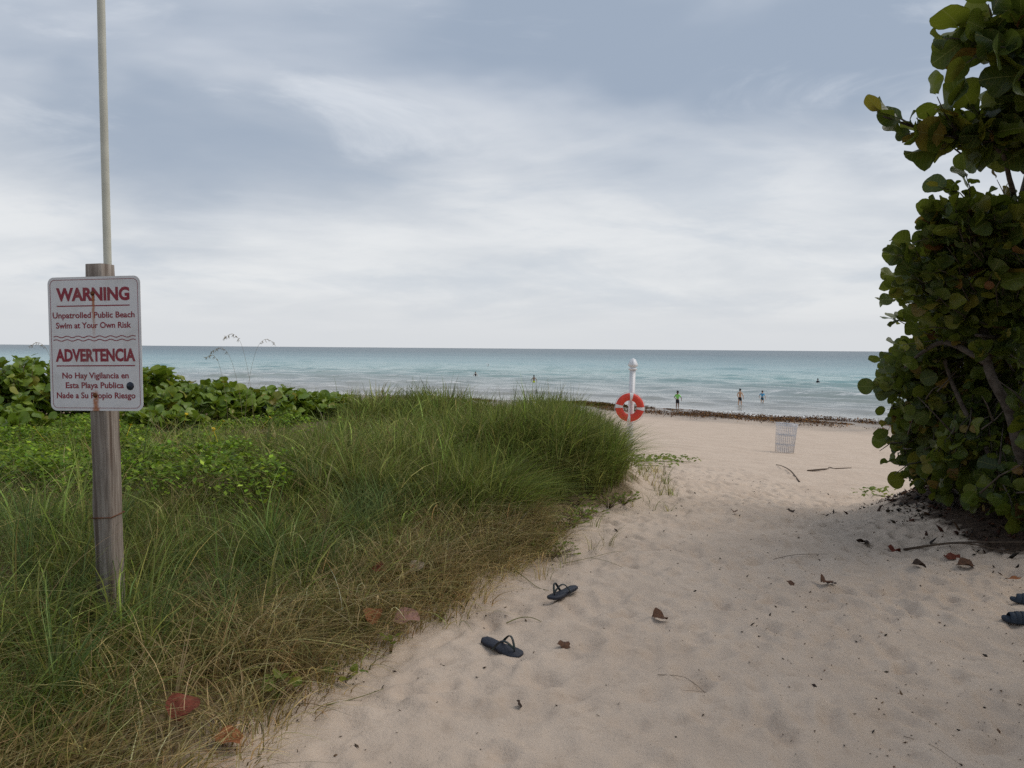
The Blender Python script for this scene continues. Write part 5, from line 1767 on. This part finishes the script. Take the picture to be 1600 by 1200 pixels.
person((13.75, 68.6, seabed(13.75, 68.6)), R(-45), 1.55, SK2, HR, LIME, NAVY, 'person in a lime green shirt and dark shorts standing at the water edge', ((0.05, 0.10), (0.05, 0.10)), (0.08, 0.08), stride=0.015)
person((20.56, 74.5, seabed(20.56, 74.5)), R(-40), 1.62, SK1, HR, None, NAVY, 'shirtless person in dark shorts wading, seen from behind', ((0.02, 0.07), (0.08, -0.02)), (0.05, 0.05), stride=0.07)
person((23.75, 78.4, seabed(23.75, 78.4)), R(-50), 1.36, SK1, HR, BLUE, TEAL, 'person in a blue shirt and dark teal shorts wading beside the shirtless one', ((0.17, 0.05), (0.14, 0.0)), (0.07, 0.06), stride=0.06)
person((46.2, 125.0, WATER - 0.92), R(-60), 1.72, SK2, HR, DARK, DARK, 'dark clad person chest deep in the water near the tree', ((0.08, 0.18), (0.08, 0.18)), (0.05, 0.05))
person((-6.2, 140.5, WATER - 0.72), R(160), 1.70, SK3, HR, DARK, DARK, 'person waist deep in the water farthest left, beyond the grass', ((0.12, 0.05), (0.12, 0.05)), (0.06, 0.06), sleeves=False)
person((3.1, 117.0, WATER - 0.50), R(-10), 1.72, SK2, HR, None, LEMON, 'person in yellow swimwear wading thigh deep beyond the grass', ((0.12, 0.03), (0.10, 0.03)), (0.06, 0.06), long_hair=True)

# ---- a white seabird low over the water
M_bird = material('white_plumage', (0.80, 0.80, 0.80), 0.7, 0.2, (0.62, 0.63, 0.65), 12.0)
brd = tag(empty('seabird', (-4.70, 160.0, -1.86), (0, 0, R(-60))), 'white seabird with raised wings flying low over the water', 'bird')
bd = MB()
bd.tube([(0, -0.30, 0.03), (0, -0.20, 0.02), (0, -0.05, 0), (0, 0.10, 0), (0, 0.20, 0.03), (0, 0.27, 0.04), (0, 0.33, 0.03)], [0.012, 0.035, 0.065, 0.07, 0.05, 0.038, 0.006], 10)
bd.build('body', M_bird, brd, True)
for sg in (-1, 1):
    wg = MB()
    V_ = []
    for u, ch, zz_, yy_ in ((0.03, 0.16, 0.03, 0.05), (0.20, 0.15, 0.24, 0.07), (0.33, 0.13, 0.36, 0.02), (0.47, 0.07, 0.50, -0.06), (0.55, 0.01, 0.60, -0.14)):
        V_ += [(sg * u, yy_ + ch * 0.5, zz_ + 0.008), (sg * u, yy_ - ch * 0.5, zz_), (sg * u, yy_ + ch * 0.1, zz_ + 0.022)]
    F_ = []
    for i in range(4):
        a_, b_ = i * 3, (i + 1) * 3
        F_ += [(a_, a_ + 2, b_ + 2, b_), (a_ + 2, a_ + 1, b_ + 1, b_ + 2), (a_ + 1, a_, b_, b_ + 1)]
    wg.add(V_, F_)
    wg.build('wing', M_bird, brd, True)
tl = MB()
tl.add([(0, -0.26, 0.03), (-0.05, -0.42, 0.025), (0, -0.40, 0.03), (0.05, -0.42, 0.025), (0, -0.30, 0.018)], [(0, 1, 2), (0, 2, 3), (4, 2, 1), (4, 3, 2), (0, 4, 1), (0, 3, 4)])
tl.build('tail', M_bird, brd)
